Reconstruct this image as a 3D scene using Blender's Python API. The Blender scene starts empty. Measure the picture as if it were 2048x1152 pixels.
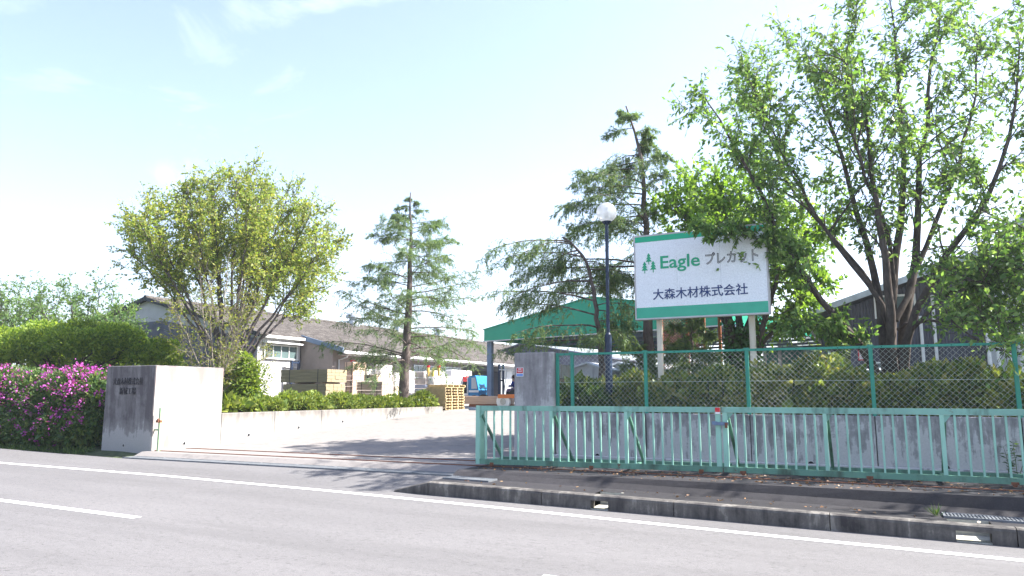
import bpy, math, random
import numpy as np
from mathutils import Vector, Matrix

# ------------------------------------------------------------------ camera
sc = bpy.context.scene
COL = sc.collection
F, PITCH, HEAD, EYE = 1470.0, math.atan(212/1470.0), math.radians(25.4), 1.8
cam_d = bpy.data.cameras.new('camera'); cam = bpy.data.objects.new('camera', cam_d); COL.objects.link(cam)
cam_d.sensor_width = 36.0; cam_d.lens = 36.0*F/2048.0
cam_d.clip_start = 0.1; cam_d.clip_end = 6000
cam.location = (0, 0, EYE)
cam.rotation_euler = (math.pi/2+PITCH, 0, HEAD)
sc.camera = cam

# ------------------------------------------------------------------ sky, sun, exposure
SUN_EL = math.radians(46.0)
SUN_H = (0.897, 0.443)                     # horizontal direction towards the sun
w = bpy.data.worlds.new('World'); sc.world = w; w.use_nodes = True
wn, wl = w.node_tree.nodes, w.node_tree.links
wn.clear()
wo = wn.new('ShaderNodeOutputWorld'); bg = wn.new('ShaderNodeBackground'); sky = wn.new('ShaderNodeTexSky')
sky.sky_type = 'NISHITA'; sky.sun_disc = False
sky.sun_elevation = SUN_EL; sky.sun_rotation = math.atan2(SUN_H[0], SUN_H[1])
sky.air_density = 1.0; sky.dust_density = 1.0; sky.ozone_density = 1.0; sky.altitude = 50
bg.inputs['Strength'].default_value = 0.08
tc = wn.new('ShaderNodeTexCoord'); mp = wn.new('ShaderNodeMapping')
mp.inputs['Scale'].default_value = (1.1, 2.6, 4.2); mp.inputs['Rotation'].default_value = (0.3, 0.25, 0.5)
nz = wn.new('ShaderNodeTexNoise'); nz.inputs['Scale'].default_value = 1.7; nz.inputs['Detail'].default_value = 9
nz.inputs['Roughness'].default_value = 0.62; nz.inputs['Distortion'].default_value = 0.9
cr = wn.new('ShaderNodeValToRGB'); cr.color_ramp.elements[0].position = 0.55; cr.color_ramp.elements[1].position = 0.9
cr.color_ramp.elements[1].color = (0.4, 0.4, 0.4, 1)
mxc = wn.new('ShaderNodeMix'); mxc.data_type = 'RGBA'; mxc.inputs[7].default_value = (8.5, 8.7, 8.8, 1)
wl.new(tc.outputs['Generated'], mp.inputs['Vector']); wl.new(mp.outputs[0], nz.inputs['Vector'])
wl.new(nz.outputs['Fac'], cr.inputs['Fac']); wl.new(cr.outputs['Color'], mxc.inputs[0])
hs = wn.new('ShaderNodeHueSaturation'); hs.inputs['Saturation'].default_value = 1.04; hs.inputs['Hue'].default_value = 0.512; wl.new(sky.outputs['Color'], hs.inputs['Color']); wl.new(hs.outputs[0], mxc.inputs[6]); wl.new(mxc.outputs[2], bg.inputs['Color']); wl.new(bg.outputs[0], wo.inputs['Surface'])

sun_d = bpy.data.lights.new('sun', 'SUN'); sun = bpy.data.objects.new('sun', sun_d); COL.objects.link(sun)
sun_d.energy = 4.6; sun_d.angle = math.radians(0.53); sun_d.color = (1.0, 0.965, 0.9)
sd = Vector((SUN_H[0]*math.cos(SUN_EL), SUN_H[1]*math.cos(SUN_EL), math.sin(SUN_EL)))
sun.rotation_euler = sd.to_track_quat('Z', 'Y').to_euler()
sc.view_settings.view_transform = 'Standard'; sc.view_settings.look = 'None'
sc.view_settings.exposure = 2.25; sc.view_settings.gamma = 1.0; sc.view_settings.use_curve_mapping = False
sc.render.engine = 'CYCLES'
sc.cycles.max_bounces = 6; sc.cycles.diffuse_bounces = 3; sc.cycles.glossy_bounces = 2; sc.cycles.transmission_bounces = 5
sc.cycles.volume_bounces = 0; sc.cycles.transparent_max_bounces = 6
sc.cycles.use_denoising = True
sc.cycles.caustics_reflective = False; sc.cycles.caustics_refractive = False

# ------------------------------------------------------------------ pixel of the 2048x1152 photograph -> point of the place
_fw = np.array([-math.sin(HEAD)*math.cos(PITCH), math.cos(HEAD)*math.cos(PITCH), math.sin(PITCH)])
_rt = np.array([math.cos(HEAD), math.sin(HEAD), 0.0]); _up = np.cross(_rt, _fw)
_o = np.array([0, 0, EYE])
def _ray(x, y): return _fw*F+_rt*(x-1024)+_up*(576-y)
def PY(x, y, Y): d = _ray(x, y); return _o+d*(Y/d[1])
def PX(x, y, X): d = _ray(x, y); return _o+d*(X/d[0])
def PZ(x, y, z): d = _ray(x, y); return _o+d*((z-EYE)/d[2])
SL = 0.017
def rz(X): return -SL*min(max(X, -40.0), 12.0)

# ------------------------------------------------------------------ node materials
def lin(c):
    return tuple(c)+((1.0,) if len(c) == 3 else ())
class NM:
    def __init__(s, name):
        s.m = bpy.data.materials.new(name); s.m.use_nodes = True
        s.n, s.l = s.m.node_tree.nodes, s.m.node_tree.links
        s.b = s.n['Principled BSDF']; s.out = s.n['Material Output']
        s.co = s.n.new('ShaderNodeNewGeometry').outputs['Position']
    def noise(s, scale, detail=4, rough=0.6, stretch=(1, 1, 1), distort=0.0, co=None):
        mp = s.n.new('ShaderNodeMapping'); mp.inputs['Scale'].default_value = stretch
        s.l.new(co or s.co, mp.inputs['Vector'])
        t = s.n.new('ShaderNodeTexNoise'); t.inputs['Scale'].default_value = scale
        t.inputs['Detail'].default_value = detail; t.inputs['Roughness'].default_value = rough
        t.inputs['Distortion'].default_value = distort
        s.l.new(mp.outputs[0], t.inputs['Vector']); return t.outputs['Fac']
    def ramp(s, fac, stops):
        r = s.n.new('ShaderNodeValToRGB'); e = r.color_ramp.elements
        while len(e) < len(stops): e.new(0.5)
        for el, (p, c) in zip(e, stops):
            el.position = p; el.color = lin(c) if not isinstance(c, (int, float)) else (c, c, c, 1)
        s.l.new(fac, r.inputs['Fac']); return r.outputs['Color']
    def mix(s, fac, a, b, mode='MIX'):
        m = s.n.new('ShaderNodeMix'); m.data_type = 'RGBA'; m.blend_type = mode
        for sock, v in ((m.inputs[0], fac), (m.inputs[6], a), (m.inputs[7], b)):
            if isinstance(v, (int, float)): sock.default_value = v
            elif isinstance(v, tuple): sock.default_value = lin(v)
            else: s.l.new(v, sock)
        return m.outputs[2]
    def math(s, op, a, b=0.0):
        m = s.n.new('ShaderNodeMath'); m.operation = op; m.use_clamp = False
        for sock, v in ((m.inputs[0], a), (m.inputs[1], b)):
            if isinstance(v, (int, float)): sock.default_value = v
            else: s.l.new(v, sock)
        return m.outputs[0]
    def sep(s, co=None):
        x = s.n.new('ShaderNodeSeparateXYZ'); s.l.new(co or s.co, x.inputs[0]); return x.outputs
    def col(s, c):
        if isinstance(c, tuple): s.b.inputs['Base Color'].default_value = lin(c)
        else: s.l.new(c, s.b.inputs['Base Color'])
    def fin(s, rough=0.7, metal=0.0, spec=0.3, bump=None, bstr=0.3, bdist=0.01):
        s.b.inputs['Roughness'].default_value = rough; s.b.inputs['Metallic'].default_value = metal
        s.b.inputs['Specular IOR Level'].default_value = spec
        if bump is not None:
            bn = s.n.new('ShaderNodeBump'); bn.inputs['Strength'].default_value = bstr; bn.inputs['Distance'].default_value = bdist
            s.l.new(bump, bn.inputs['Height']); s.l.new(bn.outputs[0], s.b.inputs['Normal'])
        return s.m

def plain(name, c, rough=0.6, var=0.18, scale=3.0, metal=0.0, spec=0.3, stretch=(1, 1, 1)):
    k = NM(name); n = k.noise(scale, 5, 0.65, stretch)
    a = tuple(v*(1-var) for v in c); b = tuple(min(1, v*(1+var)) for v in c)
    k.col(k.ramp(n, [(0.3, a), (0.7, b)])); return k.fin(rough, metal, spec)

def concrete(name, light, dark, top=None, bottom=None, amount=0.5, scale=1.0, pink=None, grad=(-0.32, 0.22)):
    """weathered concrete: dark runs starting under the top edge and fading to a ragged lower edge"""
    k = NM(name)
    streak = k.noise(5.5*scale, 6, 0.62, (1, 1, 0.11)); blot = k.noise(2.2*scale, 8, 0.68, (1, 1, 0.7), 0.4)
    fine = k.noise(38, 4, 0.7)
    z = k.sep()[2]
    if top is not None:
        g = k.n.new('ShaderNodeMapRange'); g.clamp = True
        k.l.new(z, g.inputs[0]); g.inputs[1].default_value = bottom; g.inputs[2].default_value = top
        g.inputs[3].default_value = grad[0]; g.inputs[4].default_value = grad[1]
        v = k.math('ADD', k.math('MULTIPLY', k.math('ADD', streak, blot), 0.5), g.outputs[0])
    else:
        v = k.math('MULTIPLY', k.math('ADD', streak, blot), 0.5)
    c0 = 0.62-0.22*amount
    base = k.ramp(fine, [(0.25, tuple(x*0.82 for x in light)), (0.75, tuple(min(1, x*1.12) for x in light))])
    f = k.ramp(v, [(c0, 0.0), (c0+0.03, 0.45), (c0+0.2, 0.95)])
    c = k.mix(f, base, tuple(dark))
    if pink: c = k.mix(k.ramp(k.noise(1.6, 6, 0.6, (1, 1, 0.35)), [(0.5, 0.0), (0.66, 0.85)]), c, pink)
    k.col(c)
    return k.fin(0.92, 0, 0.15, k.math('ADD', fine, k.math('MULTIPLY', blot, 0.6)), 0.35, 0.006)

def leafmat(name, cols, trans=0.45, gloss=0.5):
    k = NM(name)
    geo = k.n.new('ShaderNodeNewGeometry')
    r = k.ramp(geo.outputs['Random Per Island'], [(i/(len(cols)-1.0), c) for i, c in enumerate(cols)])
    big = k.ramp(k.noise(0.55, 3, 0.5), [(0.3, 0.78), (0.7, 1.22)])
    c = k.mix(1.0, r, big, 'MULTIPLY')
    k.col(c); k.fin(gloss, 0, 0.35)
    tr = k.n.new('ShaderNodeBsdfTranslucent')
    warm = k.mix(1.0, c, (1.25, 1.2, 0.55), 'MULTIPLY'); k.l.new(warm, tr.inputs['Color'])
    ms = k.n.new('ShaderNodeMixShader'); ms.inputs[0].default_value = trans
    k.l.new(k.b.outputs[0], ms.inputs[1]); k.l.new(tr.outputs[0], ms.inputs[2]); k.l.new(ms.outputs[0], k.out.inputs['Surface'])
    return k.m

def asphalt(name, c, patch=0.12):
    k = NM(name); col0 = c
    fine = k.noise(95, 3, 0.8); mid = k.noise(9, 6, 0.7); big = k.noise(0.5, 5, 0.6, (0.35, 1, 1), 0.3)
    base = k.ramp(fine, [(0.28, tuple(v*0.55 for v in c)), (0.5, c), (0.76, tuple(v*1.42 for v in c))])
    b2 = k.ramp(k.math('ADD', k.math('MULTIPLY', mid, 0.4), k.math('MULTIPLY', big, 0.6)), [(0.35, 1-patch), (0.65, 1+patch)])
    fleck = k.ramp(k.noise(26, 3, 0.75, (0.45, 1, 1)), [(0.57, 0.0), (0.68, 0.6)])
    stain = k.ramp(k.noise(1.0, 6, 0.7, (0.08, 1, 1), 0.3), [(0.45, 0.0), (0.68, 0.4)])
    v = k.n.new('ShaderNodeTexVoronoi'); v.feature = 'DISTANCE_TO_EDGE'; v.inputs['Scale'].default_value = 0.28
    wob = k.n.new('ShaderNodeVectorMath'); wob.operation = 'ADD'; w3 = k.n.new('ShaderNodeTexNoise'); w3.inputs['Scale'].default_value = 1.3; w3.inputs['Detail'].default_value = 6
    k.l.new(k.co, w3.inputs['Vector']); k.l.new(k.co, wob.inputs[0]); k.l.new(w3.outputs['Color'], wob.inputs[1]); k.l.new(wob.outputs[0], v.inputs['Vector'])
    crack = k.math('MULTIPLY', k.ramp(v.outputs['Distance'], [(0.0, 0.22), (0.006, 0.0)]), k.ramp(k.noise(0.35, 3), [(0.5, 0.0), (0.6, 1.0)]))
    c = k.mix(1.0, base, b2, 'MULTIPLY'); c = k.mix(fleck, c, tuple(x*0.35 for x in col0)); c = k.mix(stain, c, tuple(x*0.62 for x in col0)); c = k.mix(crack, c, tuple(x*0.25 for x in col0))
    k.col(c); return k.fin(0.9, 0, 0.2, fine, 0.5, 0.004)

def painted(name, c, rust=(0.13, 0.05, 0.03), worn=0.35, dirt=(0.03, 0.05, 0.04), rough=0.5):
    k = NM(name)
    n = k.noise(6, 8, 0.7, (1, 1, 1)); d = k.noise(3.2, 6, 0.65, (1, 1, 0.25)); fade = k.noise(1.2, 3, 0.5)
    base = k.ramp(fade, [(0.3, tuple(v*0.86 for v in c)), (0.7, tuple(min(1, v*1.12) for v in c))])
    c1 = k.mix(k.ramp(d, [(0.68-0.16*worn, 0.0), (0.8-0.1*worn, 0.8)]), base, dirt)
    c2 = k.mix(k.ramp(n, [(0.71-0.06*worn, 0.0), (0.735-0.06*worn, 1.0)]), c1, rust)
    k.col(c2); return k.fin(rough, 0, 0.35, n, 0.15, 0.004)

def glassy(name, c=(0.05, 0.07, 0.08)):
    k = NM(name); k.col(k.ramp(k.noise(0.8, 2), [(0.3, c), (0.7, tuple(v*1.7 for v in c))])); return k.fin(0.08, 0, 0.6)

M = {}
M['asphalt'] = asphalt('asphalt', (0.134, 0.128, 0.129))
M['walk'] = asphalt('shade_toned_walkway', (0.032, 0.030, 0.033), 0.45)  # pavement base colour darkened to carry the tree shade lying over it
M['drive'] = concrete('drive_concrete', (0.215, 0.197, 0.187), (0.155, 0.142, 0.135), amount=0.4)
M['yard'] = concrete('yard_concrete', (0.25, 0.235, 0.22), (0.16, 0.15, 0.14), amount=0.4)
M['soil'] = plain('soil', (0.09, 0.07, 0.05), 0.95, 0.4, 9)
M['grassy'] = plain('grassy_ground', (0.06, 0.075, 0.035), 0.95, 0.4, 6)
M['line'] = plain('road_paint', (0.8, 0.8, 0.78), 0.7, 0.06, 14)
M['block_stained'] = concrete('gatepost_concrete', (0.32, 0.31, 0.30), (0.085, 0.076, 0.08), 1.2, 0.35, 0.86, grad=(-0.26, 0.08))  # dark mildew stains on the block, ragged lower edge
M['block_side'] = concrete('gatepost_concrete_side', (0.37, 0.355, 0.335), (0.25, 0.20, 0.19), 2.6, 0.6, 0.35, pink=(0.25, 0.175, 0.16))  # side face of the block, fainter pinkish stains
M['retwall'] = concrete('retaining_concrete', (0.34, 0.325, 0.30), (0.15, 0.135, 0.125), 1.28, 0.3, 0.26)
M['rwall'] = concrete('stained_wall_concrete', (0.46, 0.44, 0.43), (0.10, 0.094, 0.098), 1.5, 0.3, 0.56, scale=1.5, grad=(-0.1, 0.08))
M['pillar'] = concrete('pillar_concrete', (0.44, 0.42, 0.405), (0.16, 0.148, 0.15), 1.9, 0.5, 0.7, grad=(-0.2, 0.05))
M['kerb'] = concrete('kerb_concrete', (0.20, 0.185, 0.165), (0.034, 0.031, 0.033), amount=0.95, scale=1.3)
M['pit'] = plain('pit_concrete', (0.42, 0.4, 0.33), 0.9, 0.25, 8)
M['gate'] = painted('mint_paint', (0.27, 0.50, 0.395))
M['gate_rail'] = painted('mint_paint_worn', (0.20, 0.40, 0.32), worn=1.05)
M['stop_post'] = painted('pale_green_post', (0.27, 0.38, 0.22), worn=0.6)
M['gate_low'] = painted('mossy_mint', (0.11, 0.25, 0.18), worn=1.2, dirt=(0.035, 0.055, 0.035))
M['fence'] = painted('green_paint', (0.03, 0.24, 0.17), worn=0.1)
M['wire'] = plain('fence_wire', (0.55, 0.60, 0.54), 0.35, 0.15, 4, 0.0, 0.6)
M['navy'] = plain('navy_steel', (0.018, 0.032, 0.065), 0.45, 0.2)
M['steel'] = plain('galvanised_steel', (0.42, 0.44, 0.46), 0.42, 0.15, 6, 0.7)
M['grate'] = plain('dull_grate_steel', (0.15, 0.16, 0.175), 0.6, 0.25, 6, 0.3)
M['bluesteel'] = plain('blue_grey_steel', (0.13, 0.19, 0.28), 0.5, 0.15)
M['rust'] = plain('rusty_steel', (0.17, 0.065, 0.035), 0.8, 0.4, 14)
M['rustframe'] = plain('rust_red_primer', (0.30, 0.10, 0.045), 0.7, 0.25, 8)
M['dark'] = plain('dark_interior', (0.012, 0.013, 0.016), 0.9, 0.2)
M['black'] = plain('black_metal', (0.02, 0.022, 0.026), 0.5, 0.2)
M['rubber'] = plain('rubber', (0.018, 0.018, 0.019), 0.8, 0.2)
M['signwhite'] = concrete('sign_white', (0.78, 0.80, 0.82), (0.5, 0.51, 0.53), amount=-0.2)
M['signgreen'] = plain('sign_green', (0.012, 0.36, 0.19), 0.4, 0.08)
M['signgreen_low'] = plain('sign_green_faded', (0.05, 0.37, 0.24), 0.45, 0.08)
M['signgrey'] = plain('sign_frame_grey', (0.45, 0.43, 0.43), 0.5, 0.15)
M['ink_navy'] = plain('ink_navy', (0.035, 0.06, 0.16), 0.5, 0.1)
M['ink_green'] = plain('ink_green', (0.02, 0.33, 0.17), 0.5, 0.1)
M['ink_dark'] = plain('ink_dark', (0.02, 0.02, 0.03), 0.5, 0.1)
M['letter'] = plain('bronze_letters', (0.025, 0.024, 0.03), 0.5, 0.2)
M['red'] = plain('red_print', (0.55, 0.03, 0.04), 0.5, 0.12)
M['bluep'] = plain('blue_print', (0.10, 0.26, 0.62), 0.5, 0.12)
M['white'] = plain('white_paint', (0.72, 0.72, 0.71), 0.5, 0.06)
M['postcream'] = painted('cream_post_paint', (0.62, 0.56, 0.45), rust=(0.3, 0.17, 0.08), worn=0.5, dirt=(0.3, 0.25, 0.17))
M['canopygreen'] = plain('canopy_green', (0.013, 0.27, 0.16), 0.42, 0.05)
M['canopymint'] = plain('canopy_mint', (0.25, 0.55, 0.45), 0.45, 0.06)
M['under'] = plain('canopy_underside', (0.03, 0.04, 0.055), 0.75, 0.2)
def roofmat():
    k = NM('cement_roof'); n = k.noise(2.2, 8, 0.75); f = k.noise(16, 5, 0.75)
    c = k.ramp(k.math('MULTIPLY', k.math('ADD', n, f), 0.5), [(0.40, (0.035, 0.030, 0.027)), (0.5, (0.075, 0.065, 0.059)), (0.60, (0.16, 0.145, 0.13))])
    k.col(c); return k.fin(0.95, 0, 0.1, f, 0.5, 0.02)
M['roof'] = roofmat()
M['beige'] = plain('beige_siding', (0.26, 0.22, 0.20), 0.7, 0.1, 2)
M['beige2'] = plain('pale_siding', (0.47, 0.455, 0.46), 0.7, 0.08, 2)
def cladding(name, c, worn):
    k = NM(name); n = k.noise(1.2, 7, 0.7, (1, 1, 0.16)); b = k.noise(0.9, 6, 0.65)
    k.col(k.ramp(k.math('MULTIPLY', k.math('ADD', n, b), 0.5), [(0.38, tuple(v*0.62 for v in c)), (0.52, c), (0.66, worn)])); return k.fin(0.75, 0, 0.25)
M['dclad'] = cladding('dark_cladding', (0.085, 0.09, 0.12), (0.17, 0.165, 0.18))
M['gclad'] = cladding('grey_cladding', (0.12, 0.125, 0.165), (0.2, 0.2, 0.23))
M['pale'] = plain('pale_render', (0.5, 0.52, 0.53), 0.75, 0.08, 1.5)
M['glass'] = glassy('window_glass', (0.07, 0.10, 0.10))
M['timber'] = plain('new_timber', (0.56, 0.42, 0.27), 0.75, 0.2, 5, stretch=(1, 1, 9))
M['timber_olive'] = plain('weathered_timber', (0.29, 0.235, 0.15), 0.8, 0.22, 4, stretch=(0.3, 1, 9))
M['timber_grey'] = plain('grey_timber', (0.40, 0.30, 0.24), 0.8, 0.2, 4, stretch=(0.3, 1, 9))
M['timber_pale'] = plain('pale_timber', (0.66, 0.55, 0.41), 0.75, 0.14, 5, stretch=(1, 1, 6))
M['timber_pink'] = plain('pink_timber', (0.56, 0.40, 0.30), 0.75, 0.18, 5, stretch=(1, 1, 6))
M['wrap'] = plain('white_wrap', (0.74, 0.72, 0.70), 0.35, 0.08, 3, 0, 0.5)
M['wrap_clear'] = plain('clear_wrap', (0.46, 0.40, 0.38), 0.25, 0.3, 4, 0, 0.6)
M['wrap_blue'] = plain('blue_grey_wrap', (0.30, 0.33, 0.44), 0.35, 0.2, 4, 0, 0.5)
M['pallet'] = plain('pallet_wood', (0.50, 0.38, 0.21), 0.8, 0.22, 6)
M['strap'] = plain('strap_black', (0.03, 0.03, 0.035), 0.5, 0.1)
M['yellow'] = plain('yellow_wood', (0.62, 0.42, 0.12), 0.7, 0.12, 6)
M['truckblue'] = plain('truck_blue', (0.02, 0.20, 0.42), 0.35, 0.06)
M['orange'] = plain('orange_paint', (0.55, 0.16, 0.04), 0.5, 0.2)
M['jacket'] = plain('blue_jacket', (0.02, 0.05, 0.30), 0.8, 0.15)
M['trousers'] = plain('mauve_trousers', (0.32, 0.22, 0.34), 0.8, 0.15)
M['skin'] = plain('skin', (0.50, 0.30, 0.21), 0.6, 0.08)
M['hair'] = plain('dark_hair', (0.05, 0.025, 0.015), 0.7, 0.2)
M['blossom'] = leafmat('azalea_blossom', [(0.26, 0.022, 0.23), (0.38, 0.06, 0.35), (0.50, 0.16, 0.47)], 0.35)
def barkmat(name, a, b):
    k = NM(name); n = k.noise(7, 7, 0.7, (1, 1, 0.35)); k.col(k.ramp(n, [(0.35, a), (0.65, b)])); return k.fin(0.95, 0, 0.1, n, 0.6, 0.03)
M['bark'] = barkmat('cherry_bark', (0.035, 0.028, 0.026), (0.11, 0.09, 0.08))
M['bark_pale'] = barkmat('pale_bark', (0.14, 0.115, 0.09), (0.33, 0.29, 0.24))
M['bark_cedar'] = barkmat('cedar_bark', (0.06, 0.046, 0.042), (0.18, 0.145, 0.13))
M['l_cherry'] = leafmat('cherry_leaves', [(0.07, 0.15, 0.04), (0.115, 0.225, 0.06), (0.17, 0.29, 0.085), (0.25, 0.36, 0.13)], 0.58, 0.38)
M['l_bright'] = leafmat('bright_leaves', [(0.10, 0.21, 0.035), (0.17, 0.30, 0.05), (0.24, 0.37, 0.075)], 0.58)
M['l_zelk'] = leafmat('spring_leaves', [(0.14, 0.23, 0.05), (0.23, 0.32, 0.065), (0.32, 0.37, 0.09), (0.38, 0.36, 0.13)], 0.55)
M['l_sparse'] = leafmat('sparse_leaves', [(0.15, 0.22, 0.035), (0.25, 0.29, 0.055), (0.32, 0.29, 0.08)], 0.5)
M['l_cedar'] = leafmat('cedar_needles', [(0.06, 0.12, 0.06), (0.095, 0.17, 0.08), (0.15, 0.22, 0.09), (0.22, 0.28, 0.11)], 0.45, 0.5)
M['l_azalea'] = leafmat('azalea_leaves', [(0.028, 0.07, 0.022), (0.05, 0.11, 0.03), (0.09, 0.15, 0.035), (0.16, 0.2, 0.06)], 0.35)
M['l_spread'] = leafmat('spreading_leaves', [(0.08, 0.15, 0.03), (0.18, 0.27, 0.04), (0.30, 0.37, 0.06)], 0.58)
M['l_shrub'] = leafmat('shrub_leaves', [(0.06, 0.11, 0.03), (0.125, 0.19, 0.045), (0.23, 0.28, 0.065), (0.32, 0.29, 0.10)], 0.5, 0.4)
M['l_planter'] = leafmat('planter_leaves', [(0.08, 0.14, 0.025), (0.17, 0.23, 0.04), (0.27, 0.30, 0.07)], 0.4)
M['l_pale'] = leafmat('pale_green_leaves', [(0.07, 0.15, 0.045), (0.12, 0.21, 0.06), (0.19, 0.27, 0.10)], 0.5)
M['l_ivy'] = leafmat('ivy_leaves', [(0.03, 0.10, 0.02), (0.06, 0.15, 0.03)], 0.3, 0.35)
M['l_dry'] = leafmat('dry_leaves', [(0.16, 0.075, 0.035), (0.24, 0.13, 0.06), (0.30, 0.2, 0.11)], 0.1)
M['l_hill'] = leafmat('forest_leaves', [(0.035, 0.07, 0.025), (0.06, 0.105, 0.035), (0.10, 0.14, 0.04)], 0.2, 0.7)

# ------------------------------------------------------------------ mesh building
class MB:
    def __init__(s): s.v = []; s.f = []; s.n = 0
    def add(s, verts, faces):
        verts = np.asarray(verts, float); s.v.append(verts)
        s.f.append([tuple(i+s.n for i in q) for q in faces]); s.n += len(verts); return s
    def box(s, lo, hi, M=None):
        x0, y0, z0 = lo; x1, y1, z1 = hi
        v = np.array([(x0, y0, z0), (x1, y0, z0), (x1, y1, z0), (x0, y1, z0), (x0, y0, z1), (x1, y0, z1), (x1, y1, z1), (x0, y1, z1)], float)
        if M is not None: v = v@np.array(M.to_3x3()).T+np.array(M.translation)
        return s.add(v, [(0, 3, 2, 1), (4, 5, 6, 7), (0, 1, 5, 4), (1, 2, 6, 5), (2, 3, 7, 6), (3, 0, 4, 7)])
    def bbox(s, lo, hi, b=0.01):
        """box with chamfered vertical and top edges"""
        x0, y0, z0 = lo; x1, y1, z1 = hi
        def ring(i, z): return [(x0+b+i, y0+i, z), (x1-b-i, y0+i, z), (x1-i, y0+b+i, z), (x1-i, y1-b-i, z), (x1-b-i, y1-i, z), (x0+b+i, y1-i, z), (x0+i, y1-b-i, z), (x0+i, y0+b+i, z)]
        v = ring(0, z0)+ring(0, z1-b)+ring(b, z1); fs = [tuple(range(7, -1, -1)), tuple(range(16, 24))]
        for r in (0, 8):
            for i in range(8): fs.append((r+i, r+(i+1) % 8, r+8+(i+1) % 8, r+8+i))
        return s.add(v, fs)
    def beam(s, a, b, wx, wz, up=(0, 0, 1)):
        """rectangular bar from a to b: wx wide, wz high"""
        a, b = Vector(a), Vector(b); d = b-a; L = d.length; d.normalize(); u = Vector(up)
        r = d.cross(u)
        if r.length < 1e-4: r = d.cross(Vector((1, 0, 0)))
        r.normalize(); u = r.cross(d)
        v = [p+r*sx*wx/2+u*sz*wz/2 for p in (a, b) for sx, sz in ((-1, -1), (1, -1), (1, 1), (-1, 1))]
        return s.add([tuple(q) for q in v], [(3, 2, 1, 0), (4, 5, 6, 7), (0, 1, 5, 4), (1, 2, 6, 5), (2, 3, 7, 6), (3, 0, 4, 7)])
    def tube(s, pts, rad, n=8, cap=True):
        pts = [Vector(p) for p in pts]; rad = rad if hasattr(rad, '__len__') else [rad]*len(pts)
        vs = []; fs = []; ref = None
        for i, p in enumerate(pts):
            d = (pts[min(i+1, len(pts)-1)]-pts[max(i-1, 0)]).normalized()
            if ref is None: ref = Vector((1, 0, 0)) if abs(d.x) < 0.9 else Vector((0, 1, 0))
            a = (ref-d*ref.dot(d)).normalized(); ref = a; b = d.cross(a)
            for k in range(n):
                t = 2*math.pi*k/n; vs.append(tuple(p+(a*math.cos(t)+b*math.sin(t))*rad[i]))
        for i in range(len(pts)-1):
            for k in range(n): fs.append((i*n+k, i*n+(k+1) % n, (i+1)*n+(k+1) % n, (i+1)*n+k))
        if cap: fs += [tuple(range(n-1, -1, -1)), tuple(range((len(pts)-1)*n, len(pts)*n))]
        return s.add(vs, fs)
    def prism(s, prof, axis, a, b):
        """extrude the closed profile (2-D points) along axis from a to b"""
        n = len(prof); vs = []
        for t in (a, b):
            for p, q in prof: vs.append({'x': (t, p, q), 'y': (p, t, q), 'z': (p, q, t)}[axis])
        fs = [tuple(range(n)), tuple(range(2*n-1, n-1, -1))]
        for i in range(n): fs.append((i, i+n, (i+1) % n+n, (i+1) % n))
        return s.add(vs, fs)
    def grid(s, xs, ys, zf):
        nx, ny = len(xs), len(ys)
        v = [(x, y, zf(x, y)) for y in ys for x in xs]
        return s.add(v, [(j*nx+i, j*nx+i+1, (j+1)*nx+i+1, (j+1)*nx+i) for j in range(ny-1) for i in range(nx-1)])
    def sphere(s, c, r, nu=24, nv=14, sc=(1, 1, 1)):
        vs = [(c[0]+r*sc[0]*math.sin(math.pi*j/nv)*math.cos(2*math.pi*i/nu), c[1]+r*sc[1]*math.sin(math.pi*j/nv)*math.sin(2*math.pi*i/nu), c[2]+r*sc[2]*math.cos(math.pi*j/nv)) for j in range(nv+1) for i in range(nu)]
        return s.add(vs, [(j*nu+i, (j+1)*nu+i, (j+1)*nu+(i+1) % nu, j*nu+(i+1) % nu) for j in range(nv) for i in range(nu)])
    def mesh(s, name, off=(0, 0, 0)):
        me = bpy.data.meshes.new(name); v = np.concatenate(s.v)-np.asarray(off, float)
        me.from_pydata([tuple(p) for p in v], [], [q for L in s.f for q in L]); me.update(); return me

def npmesh(name, V, Q, off=(0, 0, 0)):
    """fast mesh from (N,3) vertices and (M,4) quads"""
    me = bpy.data.meshes.new(name); V = (np.asarray(V, np.float32)-np.asarray(off, np.float32)); Q = np.asarray(Q, np.int32)
    me.vertices.add(len(V)); me.vertices.foreach_set('co', V.ravel())
    me.loops.add(Q.size); me.loops.foreach_set('vertex_index', Q.ravel())
    me.polygons.add(len(Q)); me.polygons.foreach_set('loop_start', np.arange(0, Q.size, Q.shape[1], dtype=np.int32))
    me.update(calc_edges=True); return me

ROOT = {}
def thing(name, label, cat, loc, group=None, rz_=0.0):
    o = bpy.data.objects.new(name, None); COL.objects.link(o); o.location = tuple(loc); o.empty_display_size = 0.2
    o['label'] = label; o['category'] = cat
    if group: o['group'] = group
    ROOT[o.name] = np.array(tuple(loc), float); return o
def _off(parent):
    while parent.parent is not None: parent = parent.parent
    return ROOT[parent.name]
def obj(name, mb, mat, parent=None, kind=None, label=None, smooth=False):
    """link a mesh as ONE object; a child's vertices are stored relative to its thing's base"""
    off = _off(parent) if parent is not None else (0, 0, 0)
    me = mb.mesh(name, off) if isinstance(mb, MB) else mb
    o = bpy.data.objects.new(name, me); COL.objects.link(o)
    if isinstance(mat, (list, tuple)):
        for m in mat: me.materials.append(m)
    else: me.materials.append(mat)
    if parent is not None: o.parent = parent
    if kind: o['kind'] = kind
    if label: o['label'] = label
    if smooth: me.polygons.foreach_set('use_smooth', [True]*len(me.polygons))
    return o
def single(name, mb, mat, label, cat, loc, group=None, smooth=False):
    me = mb.mesh(name, loc); o = obj(name, me, mat, smooth=smooth); o.location = tuple(loc); o['label'] = label; o['category'] = cat
    if group: o['group'] = group
    ROOT[o.name] = np.array(tuple(loc), float); return o
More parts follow.
